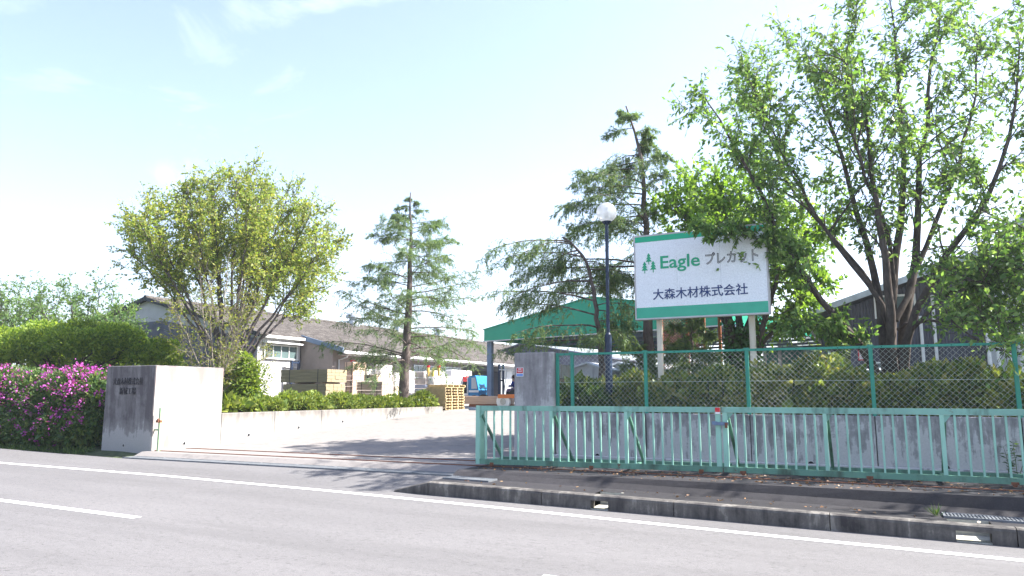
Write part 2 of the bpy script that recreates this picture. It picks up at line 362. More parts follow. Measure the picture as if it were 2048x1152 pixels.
def struct(name, mb, mat, smooth=False): return obj(name, mb, mat, kind='structure', smooth=smooth)
def sroot(name):
    o = bpy.data.objects.new(name, None); COL.objects.link(o); o['kind'] = 'structure'; ROOT[o.name] = np.zeros(3); return o
def copy_tree(o, loc, label=None, group=None):
    r = o.copy(); COL.objects.link(r); r.location = tuple(loc)
    if label: r['label'] = label
    if group: r['group'] = group
    ROOT[r.name] = np.array(tuple(loc), float)
    for ch in [c for c in bpy.data.objects if c.parent == o]:
        c2 = ch.copy(); COL.objects.link(c2); c2.parent = r
        for g in [c for c in bpy.data.objects if c.parent == ch]:
            g2 = g.copy(); COL.objects.link(g2); g2.parent = c2
    return r

def text_mesh(body, size, origin, right, up, depth=0.0, bold=0.0, outline=0.0, width=None, off=(0, 0, 0), spacing=1.0):
    """lettering as a mesh: origin = left end of the baseline; right/up unit vectors of its plane"""
    c = bpy.data.curves.new('lettering', 'FONT'); c.body = body; c.size = size; c.extrude = depth; c.offset = bold; c.space_character = spacing
    c.resolution_u = 3
    if outline: c.fill_mode = 'NONE'; c.bevel_depth = outline; c.bevel_resolution = 0
    o = bpy.data.objects.new('lettering_source', c); COL.objects.link(o)
    dg = bpy.context.evaluated_depsgraph_get(); dg.update()
    me = bpy.data.meshes.new_from_object(o.evaluated_get(dg)); bpy.data.objects.remove(o); bpy.data.curves.remove(c)
    n = len(me.vertices); co = np.empty(n*3, np.float32); me.vertices.foreach_get('co', co); co = co.reshape(-1, 3)
    mn, mx = co.min(0), co.max(0)
    if width: co[:, 0] = (co[:, 0]-mn[0])*(width/max(1e-6, mx[0]-mn[0]))
    R, U = np.array(right, float), np.array(up, float); N = np.cross(R, U)
    w_ = np.array(origin)+np.outer(co[:, 0], R)+np.outer(co[:, 1], U)+np.outer(co[:, 2], N)-np.asarray(off)
    me.vertices.foreach_set('co', w_.astype(np.float32).ravel()); me.update(); return me

# ------------------------------------------------------------------ plants
def norm(a): return a/np.maximum(1e-9, np.linalg.norm(a, axis=-1, keepdims=True))
def grow(P, D, L, R, K, rng, wander=0.15, trop=(0, 0, 0), taper=0.25):
    """N branches at once: returns points (N,K+1,3) and radii (N,K+1)"""
    P = np.asarray(P, float); D = norm(np.asarray(D, float)); pts = [P]; t = np.asarray(trop, float)
    for k in range(K):
        D = norm(D+rng.normal(0, wander, D.shape)+t); P = P+D*(np.asarray(L)/K)[:, None]; pts.append(P)
    rr = np.asarray(R)[:, None]*(1-(1-taper)*np.linspace(0, 1, K+1)[None, :])
    return np.stack(pts, 1), rr
def along(pts, t):
    """points and directions at parameter t (N,m) of branches pts (N,K+1,3)"""
    N, K1, _ = pts.shape; x = np.clip(t*(K1-1), 0, K1-1.001); i = x.astype(int); f = (x-i)[..., None]
    n = np.arange(N)[:, None]; a, b = pts[n, i], pts[n, i+1]
    return a*(1-f)+b*f, norm(b-a)
def spawn(pts, rad, n, rng, t0=0.25, t1=1.0, ang=0.8, asd=0.2, flat=None):
    N = len(pts); t = t0+(t1-t0)*(np.arange(n)[None, :]+rng.random((N, n)))/n
    p, d = along(pts, t); q = rng.normal(0, 1, p.shape)
    if flat is not None: q[..., 2] *= flat
    perp = norm(q-(q*d).sum(-1, keepdims=True)*d); a = ang+rng.normal(0, asd, (N, n, 1))
    nd = norm(np.cos(a)*d+np.sin(a)*perp); r = rad[:, 0:1]*(1-0.75*t)
    return p.reshape(-1, 3), nd.reshape(-1, 3), t.reshape(-1), r.reshape(-1)
def tubes(pts, rad, n=5):
    N, K1, _ = pts.shape; d = np.empty_like(pts); d[:, 1:-1] = pts[:, 2:]-pts[:, :-2]; d[:, 0] = pts[:, 1]-pts[:, 0]; d[:, -1] = pts[:, -1]-pts[:, -2]
    d = norm(d); m = norm(pts[:, -1]-pts[:, 0]); ref = np.where(np.abs(m[:, 0:1]) < 0.8, np.array([[1., 0, 0]]), np.array([[0, 1., 0]]))[:, None, :]
    a = norm(ref-(ref*d).sum(-1, keepdims=True)*d); b = np.cross(d, a)
    th = 2*np.pi*np.arange(n)/n
    V = pts[:, :, None, :]+rad[:, :, None, None]*(np.cos(th)[None, None, :, None]*a[:, :, None, :]+np.sin(th)[None, None, :, None]*b[:, :, None, :])
    idx = np.arange(N*K1*n).reshape(N, K1, n); j = np.roll(idx, -1, axis=2)
    Q = np.stack([idx[:, :-1], j[:, :-1], j[:, 1:], idx[:, 1:]], -1).reshape(-1, 4)
    return V.reshape(-1, 3), Q
def join(parts):
    V, Q, n = [], [], 0
    for v, q in parts: V.append(v); Q.append(q+n); n += len(v)
    return np.concatenate(V), np.concatenate(Q)
def leaves(P, A, rng, ln=0.1, wd=0.045, lsd=0.36, fold=0.25):
    """one folded four-cornered leaf per point P along axis A"""
    N = len(P); A = norm(A); q = rng.normal(0, 1, (N, 3)); S = norm(np.cross(A, q)); Nn = np.cross(S, A)
    l = ln*(1+rng.normal(0, lsd, (N, 1))).clip(0.4, 1.8); w_ = wd*l/ln
    m = P+A*l*0.45-Nn*w_*fold
    V = np.stack([P, m+S*w_*0.5+Nn*w_*fold*1.2, P+A*l, m-S*w_*0.5+Nn*w_*fold*1.2], 1).reshape(-1, 3)
    return V, np.arange(4*N).reshape(N, 4)
def polyline(pts, K):
    pts = np.array(pts, float); s = np.concatenate([[0], np.cumsum(np.linalg.norm(np.diff(pts, axis=0), axis=1))])
    t = np.linspace(0, s[-1], K+1); return np.stack([np.interp(t, s, pts[:, i]) for i in range(3)], 1)
def smoothline(pts, K, rng=None, jit=0.0):
    p = polyline(pts, K)
    for _ in range(2): p[1:-1] = 0.25*p[:-2]+0.5*p[1:-1]+0.25*p[2:]
    if rng is not None: p[1:-1] += rng.normal(0, jit, p[1:-1].shape)
    return p
def tree_objects(name, label, base, wood, crown, wmat, cmat, group=None):
    t = thing(name, label, 'tree', base, group)
    V, Q = join(wood); obj('trunk', npmesh('trunk', V, Q, base), wmat, t, smooth=True)
    V, Q = join(crown); obj('crown', npmesh('crown', V, Q, base), cmat, t, kind='stuff')
    return t

def limb_tree(name, label, base, limbs, seed, wmat, cmat, n1=12, L1=(1.1, 2.4), n2=8, L2=(0.45, 0.9), nleaf=14, leaf=(0.11, 0.05), droop=0.6, up=0.03, t0=0.25, ang=0.75, group=None, extra=None, n3=0):
    """tree from hand-laid limbs (point list, base radius, tip radius); branches, twigs and leaves grow on them"""
    rng = np.random.default_rng(seed); wood = []; K = 12
    LP = np.stack([smoothline(l[0], K, rng, 0.03) for l in limbs]); LR = np.stack([np.linspace(l[1], l[2], K+1) for l in limbs])
    LR[:, 0] *= 1.15
    wood.append(tubes(LP, LR, 9))
    LL = np.linalg.norm(LP[:, -1]-LP[:, 0], axis=1)
    p, d, t, r = spawn(LP, LR, n1, rng, t0, 1.0, ang, 0.22)
    L = rng.uniform(L1[0], L1[1], len(p))*(1.1-0.55*t)*np.repeat(np.clip(LL/4.5, 0.55, 1.15), n1)
    SC = np.array([l[3] if len(l) > 3 else 1.0 for l in limbs]); L = L*np.repeat(SC, n1)
    bp, br = grow(p, d+np.array([0, 0, 0.12]), L, np.clip(L*0.011, 0.008, 0.035), 6, rng, 0.16, (0, 0, up), 0.25); wood.append(tubes(bp, br, 5))
    allp = np.concatenate([bp]); allr = br
    p2, d2, t2, r2 = spawn(allp, allr, n2, rng, 0.15, 1.0, 0.75, 0.25)
    kp = rng.random(len(p2)) < np.repeat(np.clip(rng.normal(0.78, 0.5, len(bp)), 0.08, 1.0), n2); p2, d2 = p2[kp], d2[kp]; SC2 = np.repeat(SC, n1*n2)[kp]
    L = rng.uniform(L2[0], L2[1], len(p2))*SC2; tp, tr = grow(p2, d2, L, np.full(len(p2), 0.006), 4, rng, 0.2, (0, 0, -0.02), 0.4); wood.append(tubes(tp, tr, 3))
    # limb tips carry twigs too
    p3, d3, t3, r3 = spawn(LP, LR, 10, rng, 0.6, 1.0, 0.6, 0.2)
    tp3, tr3 = grow(p3, d3, rng.uniform(L2[0], L2[1], len(p3))*1.3*np.repeat(SC, 10), np.full(len(p3), 0.007), 4, rng, 0.2, (0, 0, 0), 0.4); wood.append(tubes(tp3, tr3, 3))
    cr = []
    for q in (tp, tp3):
        tt = np.sort(rng.random((len(q), nleaf)), 1); lp, ld = along(q, tt)
        lp = lp.reshape(-1, 3); ax = norm(ld.reshape(-1, 3)*0.5+rng.normal(0, 0.55, lp.shape)+np.array([0, 0, -droop])); cr.append(leaves(lp, ax, rng, leaf[0], leaf[1]))
    return tree_objects(name, label, base, wood, cr, wmat, cmat, group)

def cedar(name, label, trunk, rad, seed, nb, Lfun, wind=None, group=None, bare=0.0, needle=(0.13, 0.022), dens=1.0, drop=-0.10):
    """deodar cedar: layered branches with flat sprays whose tips hang"""
    rng = np.random.default_rng(seed); base = np.array(trunk[0], float); K = 20
    T = smoothline(trunk, K, rng, 0.02)[None]; R = np.linspace(rad[0], rad[1], K+1)[None]; wood = [tubes(T, R, 10)]
    t = np.linspace(0.02, 0.985, nb)+rng.normal(0, 0.006, nb); t = np.clip(t, 0, 0.99); p, d = along(T, t[None]); p = p[0]
    az = rng.random(nb)*2*np.pi+np.arange(nb)*2.4; D = np.stack([np.cos(az), np.sin(az), np.zeros(nb)], 1)
    L = np.array([Lfun(a, b[0], b[1]) for a, b in zip(t, D)])*rng.uniform(0.78, 1.2, nb); ok = L > 0.15; p, D, L, t = p[ok], D[ok], L[ok], t[ok]
    D[:, 2] = rng.uniform(0.10, 0.30, len(D))
    bp, br = grow(p, D, L, 0.005+0.0085*L, 8, rng, 0.07, (wind or (0, 0))+(drop*0.45,), 0.2); wood.append(tubes(bp, br, 5))
    n2 = 17; p2, d2, t2, _ = spawn(bp, br, n2, rng, 0.2, 1.0, 0.8, 0.18, flat=0.12)
    kp = rng.random(len(p2)) < np.clip(np.repeat(L, n2)/1.4, 0.32, 1.0); p2, d2, t2 = p2[kp], d2[kp], t2[kp]
    L2 = (np.repeat(L, n2)[kp]*0.40*(1.12-0.75*t2)+0.08)*rng.uniform(0.6, 1.2, len(p2)); sp, sr = grow(p2, d2, L2, 0.003+L2*0.004, 5, rng, 0.12, (wind or (0, 0))+(drop,), 0.3); wood.append(tubes(sp, sr, 3))
    n3 = 6; p3, d3, t3, _ = spawn(sp, sr, n3, rng, 0.1, 1.0, 0.7, 0.25, flat=0.5)
    L3 = rng.uniform(0.12, 0.30, len(p3))*np.clip(np.repeat(L2, n3)/0.5, 0.45, 1.1); hp, hr = grow(p3, d3+np.array([0, 0, -0.35]), L3, np.full(len(p3), 0.003), 3, rng, 0.15, (0, 0, drop*1.6), 0.5)
    cr = []; m = int(9*dens)
    for q, mm in ((hp, m), (sp, m), (bp[:, 4:], m)):
        tt = rng.random((len(q), mm)); lp, ld = along(q, tt); lp = lp.reshape(-1, 3)
        cr.append(leaves(lp, norm(ld.reshape(-1, 3)*0.9+rng.normal(0, 0.5, lp.shape)+np.array([0, 0, -0.1])), rng, needle[0], needle[1], 0.3, 0.1))
    return tree_objects(name, label, base, wood, cr, M['bark_cedar'], M['l_cedar'], group)

def blobs(cs, rng, n, ln, wd, shell=0.35, up=0.35, lump=0.16):
    """leaf cloud over the surface of a union of ellipsoids (centre, radii)"""
    cs = [(np.array(c, float), np.array(r, float)) for c, r in cs]; A = np.array([(r[0]*r[1]+r[1]*r[2]+r[0]*r[2]) for _, r in cs]); out_p, out_a = [], []
    ph = rng.random((6, 3))*6.28; fr = rng.normal(0, 1, (6, 3))*2.2
    for (c, r), a in zip(cs, A/A.sum()):
        k = int(n*a*1.5); u = norm(rng.normal(0, 1, (k, 3))); u[:, 2] = np.where(u[:, 2] < -0.55, -u[:, 2], u[:, 2])
        p0 = c+u*r; ww = sum(np.sin(p0@f+q[0]) for f, q in zip(fr, ph))/6.0
        s = 1+lump*ww[:, None]*1.5-np.abs(rng.normal(0, shell, (k, 1)))*0.6
        p = c+u*r*s; ins = np.zeros(k, bool)
        for c2, r2 in cs:
            if c2 is c: continue
            ins |= (((p-c2)/(r2*0.8))**2).sum(1) < 1
        p = p[~ins]; out_p.append(p); out_a.append(norm(u[~ins]*0.7+rng.normal(0, 0.7, p.shape)+np.array([0, 0, up])))
    return leaves(np.concatenate(out_p), np.concatenate(out_a), rng, ln, wd)
def shrub(name, label, cs, seed, mat, n=5000, ln=0.05, wd=0.025, cat='shrub', group=None, stems=14, up=0.35, shell=0.35, lump=0.16, bloom=None, sh_core=0.72):
    rng = np.random.default_rng(seed); xs = np.array([c for c, r in cs], float); base = np.array([xs[:, 0].mean(), xs[:, 1].mean(), min(c[2]-r[2]*0.75 for c, r in cs)])
    t = thing(name, label, cat, base, group)
    parts = []
    for c, r in cs:                          # inner mass of the same foliage: larger leaves deep in the bush
        u = norm(rng.normal(0, 1, (int(n*0.10), 3))); p = np.array(c)+u*np.array(r)*sh_core*rng.uniform(0.5, 1.0, (len(u), 1)); parts.append(leaves(p, rng.normal(0, 1, p.shape), rng, ln*2.4, wd*3.2))
    parts.append(blobs(cs, rng, n, ln, wd, shell, up, lump))
    V, Q = join(parts); obj('foliage', npmesh('foliage', V, Q, base), mat, t, kind='stuff')
    k = max(3, stems//len(cs)); P = np.concatenate([np.array(c)[None]+np.stack([rng.uniform(-0.4, 0.4, k)*r[0], rng.uniform(-0.4, 0.4, k)*r[1], np.full(k, -r[2]*0.9)], 1) for c, r in cs])
    D = np.concatenate([norm(np.stack([rng.normal(0, 0.5, k), rng.normal(0, 0.5, k), np.ones(k)], 1)) for c, r in cs]); L = np.concatenate([np.full(k, r[2]*1.7) for c, r in cs])
    bp, br = grow(P, D, L, np.full(len(P), 0.014), 5, rng, 0.18, (0, 0, 0.02), 0.3); V, Q = tubes(bp, br, 4)
    obj('stem', npmesh('stem', V, Q, base), M['bark'], t, kind='stuff')
    if bloom is not None:
        V, Q = bloom(rng); obj('blossom', npmesh('blossom', V, Q, base), M['blossom'], t, kind='stuff')
    return t

# ================================================================== THE SETTING
def drive_z(Y): return float(np.interp(Y, [12.05, 12.45, 12.7, 15.1, 17.2, 19.2, 21.5, 23.65, 27.2, 30, 400], [.30, .30, .405, .405, .525, .644, .755, .9, 1.09, 1.12, 1.12]))
def ground_z(X, Y):
    if Y < 12.3: return rz(X)-0.06
    if -16.3 < X < -6.3: return drive_z(Y)-0.08
    if X > -6.4 and Y < 14.95: return rz(X)+0.05
    return float(np.interp(Y, [12.3, 13.0, 14.9, 15.2, 26, 400], [max(rz(X)-0.06, 0.2), 0.38, 0.75, 0.98, 1.05, 1.05]))
xs = [-1600, -600, -250, -120, -60, -40]+list(np.arange(-34, 13, 1.0))+[14, 20, 40, 90, 250, 600, 1600]
ys = [-1600, -400, -100, -40, -12, 0, 6, 10, 11, 12.0, 12.29, 12.6, 13, 14, 14.9, 15.2, 16, 17, 19, 22, 26, 30, 40, 60, 120, 300, 700, 1600]
struct('ground', MB().grid(xs, ys, ground_z), M['grassy'])

rd = MB()
rxs = [-220, -120, -70, -40]+list(np.arange(-36, 13, 1.0))+[16, 30, 60, 120, 220]
rd.grid(rxs, [-14, -7, 0, 4, 7, 9, 10.93], lambda x, y: rz(x))
rd.grid([x for x in rxs if x < -7]+[-6.9], [10.93, 11.3, 11.7, 12.05], lambda x, y: rz(x)+(max(0.30, rz(x)+0.03)-rz(x))*(y-10.93)/1.12)
struct('road', rd, M['asphalt'])
# painted lines, 4 mm above the asphalt
ex = np.array([-60, -30, -17.4, -12.6, -8.6, -5.1, -1.4, 1.5, 6, 12, 40]); ey = np.array([10.0, 10.05, 10.15, 10.42, 10.44, 10.33, 10.14, 10.07, 10.0, 9.95, 9.9])
ln = MB(); xx = np.arange(-60, 40, 0.5)
for a, b in zip(xx[:-1], xx[1:]):
    ya, yb = np.interp(a, ex, ey), np.interp(b, ex, ey)
    ln.add([(a, ya-0.08, rz(a)+0.005), (b, yb-0.08, rz(b)+0.005), (b, yb+0.08, rz(b)+0.005), (a, ya+0.08, rz(a)+0.005)], [(0, 1, 2, 3)])
def worn_line():
    k = NM('worn_road_line'); n = k.noise(30, 5, 0.8); b = k.noise(2.5, 4, 0.6)
    v = k.math('ADD', k.math('MULTIPLY', n, 0.7), k.math('MULTIPLY', b, 0.3))
    k.col(k.ramp(v, [(0.3, (0.3, 0.3, 0.3)), (0.42, (0.74, 0.74, 0.73))])); return k.fin(0.7, 0, 0.25)
M['rline'] = worn_line()
struct('edge_line', ln, M['rline'])
dm = MB()
for x0 in np.arange(-32.93, 40, 10.0):
    for i in range(4):
        a = x0+i*1.0; b = a+1.0
        ya, yb = np.interp(a, ex, ey)-3.37, np.interp(b, ex, ey)-3.37
        dm.add([(a, ya-0.075, rz(a)+0.005), (b, yb-0.075, rz(b)+0.005), (b, yb+0.075, rz(b)+0.005), (a, ya+0.075, rz(a)+0.005)], [(0, 1, 2, 3)])
struct('centre_line', dm, M['rline'])

struct('driveway', MB().grid([-16.05, -14, -12, -10, -8, -6.9], [12.45, 12.7, 13.5, 14.5, 15.1], lambda x, y: drive_z(y))
       .grid([-16.05, -14, -12, -10, -8, -6.6], [15.1, 16, 17.2, 18.2, 19.2, 20.3, 21.5, 23.65, 25.5, 27.2], lambda x, y: drive_z(y)), M['drive'])
struct('yard', MB().grid([-60, -30, -16, -7, 10, 60], [27.2, 30, 45, 80, 140], lambda x, y: drive_z(y)), M['yard'])
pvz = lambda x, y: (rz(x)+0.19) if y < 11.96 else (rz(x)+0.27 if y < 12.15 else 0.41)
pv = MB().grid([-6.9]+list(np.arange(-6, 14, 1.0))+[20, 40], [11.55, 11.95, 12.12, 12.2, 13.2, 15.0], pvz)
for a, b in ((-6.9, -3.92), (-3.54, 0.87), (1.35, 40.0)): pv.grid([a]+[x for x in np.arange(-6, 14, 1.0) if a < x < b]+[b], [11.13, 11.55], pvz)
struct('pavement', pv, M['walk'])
bed = MB().grid(np.linspace(-5.9, 16, 24), [15.08, 15.6, 16.2, 17, 18, 20], lambda x, y: 1.30+0.05*math.sin(x*2.1+y*3)-(0.22 if y > 19 else 0))
bed.grid([-18.4, -17.6, -17.0, -16.28], np.linspace(13.0, 28, 24), lambda x, y: 1.20+0.03*math.sin(y*3+x*2)-(0.15 if x < -18 else 0))
struct('planting_bed', bed, M['soil'])

# hills
def hill(name, cx, cy, h, sx, sy, mat, seed, n=110):
    rng = np.random.default_rng(seed); a = rng.normal(0, 1, (10, 2))*0.09; ph = rng.random(10)*6.28
    def zf(x, y):
        g = math.exp(-0.5*((x-cx)/sx)**2-0.5*((y-cy)/sy)**2)
        return -2+h*g*(1+0.03*sum(math.sin(a[i, 0]*x+a[i, 1]*y+ph[i]) for i in range(10)))+(rng.random()*5.0 if g > 0.02 else 0)
    return struct(name, MB().grid(np.linspace(cx-3*sx, cx+3*sx, n), np.linspace(cy-2.4*sy, cy+2*sy, n), zf), mat)
def hillmat(name, a, b, c):
    k = NM(name); n = k.noise(0.16, 6, 0.75); f = k.noise(0.035, 4, 0.6)
    k.col(k.ramp(k.math('MULTIPLY', k.math('ADD', n, f), 0.5), [(0.36, a), (0.5, b), (0.63, c)])); return k.fin(1.0, 0, 0.05)
M['hill'] = hillmat('wooded_hill', (0.03, 0.06, 0.02), (0.06, 0.10, 0.03), (0.12, 0.15, 0.05))
hill('hill', 14, 520, 49, 55, 60, M['hill'], 5, 150)
hill('far_mountain', -700, 1500, 112, 260, 120, M['hill'], 9, 60)

# ------------------------------------------------------------------ kerb of separate stones with drain mouths
KF, KB, KT = 10.93, 11.13, 0.215
def kerb_profile(x, drop=0.0, z0=-0.12):
    b = rz(x); t = b+KT-drop
    return [(KF, b+z0), (KF, t-0.045), (KF+0.012, t-0.016), (KF+0.045, t), (KB-0.02, t), (KB, t-0.02), (KB, b+z0)]
def kerb_piece(mb, xa, xb, da=0.0, db=0.0, clip=None):
    pa, pb = kerb_profile(xa, da), kerb_profile(xb, db)
    if clip is not None:
        pa = [(p, max(q, rz(xa)+clip)) for p, q in pa]; pb = [(p, max(q, rz(xb)+clip)) for p, q in pb]
    n = len(pa); v = [(xa, p, q) for p, q in pa]+[(xb, p, q) for p, q in pb]
    mb.add(v, [tuple(range(n)), tuple(range(2*n-1, n-1, -1))]+[(i, i+n, (i+1) % n+n, (i+1) % n) for i in range(n)])
kr = sroot('kerb')
openings = [(-3.87, -3.59), (0.92, 1.30)]
kx = [-7.45, -6.76, -4.68, -2.6, -0.52, 1.56, 3.64, 5.72, 7.8, 9.9, 12.0]
for a, b in zip(kx[:-1], kx[1:]):
    mb = MB(); op = [o for o in openings if a < o[0] < b]
    if a < -7: kerb_piece(mb, a, b-0.006, KT-0.035, 0.0)
    elif op:
        o0, o1 = op[0]
        kerb_piece(mb, a+0.006, o0); kerb_piece(mb, o0, o1, clip=0.135); kerb_piece(mb, o1, b-0.006)
    else: kerb_piece(mb, a+0.006, b-0.006)
    obj('kerb_stone', mb, M['kerb'], kr)
for o0, o1 in openings:                    # channel behind each mouth, open to the sky through its grate
    z = rz(o0); mb = MB(); mb.box((o0-0.05, KB, z-0.10), (o1+0.05, KB+0.42, z-0.005)); mb.box((o0-0.05, KF+0.01, z-0.1), (o1+0.05, KB, z+0.006))
    mb.box((o0-0.05, KB+0.42, z-0.1), (o1+0.05, KB+0.46, z+0.185)); obj('drain_channel', mb, M['pit'], kr)

def grate(name, label, x0, x1, y0, y1, zf, group, nx, ny=5):
    t = thing(name, label, 'drain grate', ((x0+x1)/2, (y0+y1)/2, zf(x0)), group)
    fr = MB()
    for y in (y0, y1-0.02): fr.beam((x0, y+0.01, zf(x0)+0.008), (x1, y+0.01, zf(x1)+0.008), 0.02, 0.03)
    for x in (x0, x1-0.02): fr.box((x, y0+0.02, zf(x)-0.007), (x+0.02, y1-0.02, zf(x)+0.023))
    obj('frame', fr, M['grate'], t); br = MB()
    for i in range(nx):
        x = x0+(i+0.5)*(x1-x0)/nx; br.box((x-0.011, y0+0.02, zf(x)-0.012), (x+0.011, y1-0.02, zf(x)+0.018))
    for j in range(1, ny):
        y = y0+j*(y1-y0)/ny; br.beam((x0+0.02, y, zf(x0)+0.004), (x1-0.02, y, zf(x1)+0.004), 0.009, 0.022)
    obj('bar', br, M['grate'], t, kind='stuff'); return t
zw = lambda x: rz(x)+0.195
for i in range(9):
    x0 = -15.9+i*1.0
    grate('drain_grate', 'steel drain grate across the sunlit driveway entrance, %s' % (['at the end nearest the block with lettering', 'second from the lettered block', 'third from the lettered block', 'fourth from the lettered block', 'in the middle of the row', 'fourth from the kerb end', 'third from the kerb end', 'second from the kerb end', 'at the end beside the lowered kerb'][i]),
          x0+0.004, x0+0.996, 12.055, 12.445, lambda x: 0.305, 'drain grates across the driveway entrance', 24)
grate('drain_grate', 'bluish shaded steel grate in the pavement left of the gate wheels', -6.86, -5.95, 11.98-0.4, 11.93, zw, None, 22)
grate('drain_grate', 'steel mesh grate on the shaded pavement behind the right drain mouth', 0.85, 2.4, 11.56, 11.92, zw, None, 36)

# sliding gate rails let into the ground
rl = MB()
for y, xa in ((13.02, -15.98), (13.95, -15.98)): rl.box((xa, y-0.018, 0.395), (9, y+0.018, 0.422))
obj('gate_rail', rl, M['rust'], None, kind='structure')
gr = MB()
for y in (13.06, 13.99): gr.box((-15.98, y-0.012, 0.39), (-6.9, y+0.012, 0.4085))
obj('rail_groove', gr, M['dark'], None, kind='structure')

# ================================================================== CONCRETE BLOCK WITH LETTERING
BX0, BX1, BY0, BY1 = -17.86, -16.03, 12.92, 15.12
t = thing('concrete_gatepost', 'big concrete block with dark stained lettered front and sunlit side', 'gatepost', ((BX0+BX1)/2, 14, 0.3))
m = MB(); m.bbox((BX0, BY0, 0.2), (BX1, BY1, 2.52), 0.018); bo = obj('block', m, [M['block_stained'], M['block_side']], t)
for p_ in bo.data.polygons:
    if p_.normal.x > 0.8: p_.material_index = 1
off = ROOT[t.name]
a, b = PY(227, 768, BY0), PY(287, 757, BY0)
for body, z, xa, xb in (('大森木材株式会社', 2.045, a[0], b[0]), ('新城工場', 1.80, PY(240, 780, BY0)[0], PY(272, 780, BY0)[0])):
    me = text_mesh(body, 0.2, (xa, BY0-0.012, z), (1, 0, 0), (0, 0, 1), 0.007, -0.002, width=xb-xa, off=off); obj('lettering', me, M['letter'], t)
def weep(parent, p, r, axis, mat=None):
    mb = MB(); d = Vector(axis); c = Vector(p); u = Vector((0, 0, 1)); s_ = d.cross(u); n = 14; v = []
    for rr, dep in ((r*1.25, 0.002), (r*1.2, 0.012), (r, 0.012), (r*0.98, 0.003)):
        for k in range(n): th = 2*math.pi*k/n; v.append(tuple(c+d*dep+(u*math.sin(th)+s_*math.cos(th))*rr))
    f = [(i*n+k, i*n+(k+1) % n, (i+1)*n+(k+1) % n, (i+1)*n+k) for i in range(3) for k in range(n)]
    mb.add(v, f); o = obj('drain_pipe', mb, M['rwall'], parent); mb2 = MB(); mb2.add([v[3*n+k] for k in range(n)], [tuple(range(n))]); obj('hole', mb2, M['dark'], o)
weep(t, PX(368, 887, BX1), 0.04, (1, 0, 0)); weep(t, PY(247, 891, BY0), 0.035, (0, -1, 0))
# gate stop post standing against the sunlit side
g = thing('gate_stop_post', 'pale green steel gate stop post with rusty latch on the sunlit block side', 'post', (BX1+0.2, 13.02, 0.4))
py = 12.99; m = MB(); m.box((BX1+0.17, py-0.03, 0.39), (BX1+0.225, py-0.022, 1.46)); m.box((BX1+0.217, py-0.022, 0.39), (BX1+0.225, py+0.05, 1.46)); m.box((BX1+0.17, py-0.022, 0.39), (BX1+0.178, py+0.05, 1.46)); m.box((BX1+0.0, py+0.0, 0.9), (BX1+0.169, py+0.03, 0.94)); obj('post', m, M['stop_post'], g)
m = MB(); m.box((BX1+0.15, py-0.09, 1.10), (BX1+0.30, py-0.031, 1.16)); m.box((BX1+0.24, py-0.13, 1.11), (BX1+0.28, py-0.091, 1.20)); obj('latch', m, M['rust'], g)

# ================================================================== LEFT RETAINING WALL
rw = thing('retaining_wall', 'low sunlit concrete retaining wall climbing beside the driveway', 'wall', (BX1-0.12, 21, 0.3))
js = [15.12]+[float(PX(x, y, BX1)[1]) for x, y in ((549, 850), (643, 842), (724, 834), (794, 828), (857, 821))]+[27.0]
for a, b in zip(js[:-1], js[1:]):
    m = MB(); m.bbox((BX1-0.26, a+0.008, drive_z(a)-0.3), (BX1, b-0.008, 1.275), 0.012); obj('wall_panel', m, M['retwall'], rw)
m = MB(); m.box((BX1-0.24, 15.14, 0.1), (BX1-0.02, 26.98, 1.26)); obj('joint_filler', m, M['rwall'], rw)
for x, y in ((497, 870), (597, 855), (685, 843)): weep(rw, PX(x, y, BX1), 0.045, (1, 0, 0))
# ================================================================== RIGHT WALL, PILLAR, FENCE
WY = 14.9
w2 = thing('boundary_wall', 'stained concrete boundary wall behind the sliding gate', 'wall', (3, WY+0.1, 0.3))
px_ = [-6.05, -4.06, -2.02, 0.14, 2.34, 4.5, 6.7, 8.9, 11.1]
for a, b in zip(px_[:-1], px_[1:]):
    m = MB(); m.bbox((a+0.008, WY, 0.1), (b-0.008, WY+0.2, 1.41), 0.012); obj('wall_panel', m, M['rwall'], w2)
m = MB(); m.box((-6.04, WY+0.02, 0.1), (11.1, WY+0.18, 1.395)); obj('joint_filler', m, M['dark'], w2)
for x, y in ((1195, 912), (1622, 928), (1893, 936)): weep(w2, PY(x, y, WY), 0.05, (0, -1, 0))
m = MB(); m.bbox((-6.05, WY-0.14, 0.38), (11, WY-0.003, 0.53), 0.015); obj('footing', m, M['rwall'], w2)
pl = thing('gate_pillar', 'tall flat concrete pillar carrying a small red and blue notice', 'pillar', (-6.52, WY, 0.3))
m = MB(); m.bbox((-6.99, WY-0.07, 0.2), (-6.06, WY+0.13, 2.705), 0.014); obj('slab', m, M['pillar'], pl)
p0, p1 = PY(1033, 753, WY-0.07), PY(1047, 735, WY-0.07)
nt = thing('notice_plate', 'small red white and blue notice fixed on the concrete pillar', 'notice', (p0[0], WY-0.074, p0[2]))
X0, X1, Z0, Z1 = p0[0], p1[0], p0[2], p1[2]; W_, H_ = X1-X0, Z1-Z0
m = MB(); m.box((X0, WY-0.082, Z0), (X1, WY-0.072, Z1)); obj('plate', m, M['white'], nt)
m = MB(); m.box((X0+0.01, WY-0.0845, Z0+H_*0.36), (X1-0.01, WY-0.0825, Z1-0.01)); obj('red_field', m, M['red'], nt)
m = MB(); m.box((X0+0.01, WY-0.0845, Z0+0.012), (X1-0.01, WY-0.0825, Z0+H_*0.27)); obj('blue_field', m, M['bluep'], nt)
m = MB()
for z0, a, b in ((0.78, 0.28, 0.75), (0.60, 0.16, 0.82), (0.50, 0.22, 0.78)): m.box((X0+W_*a, WY-0.0865, Z0+H_*z0), (X0+W_*b, WY-0.085, Z0+H_*(z0+(0.1 if z0 > .7 else 0.05))))
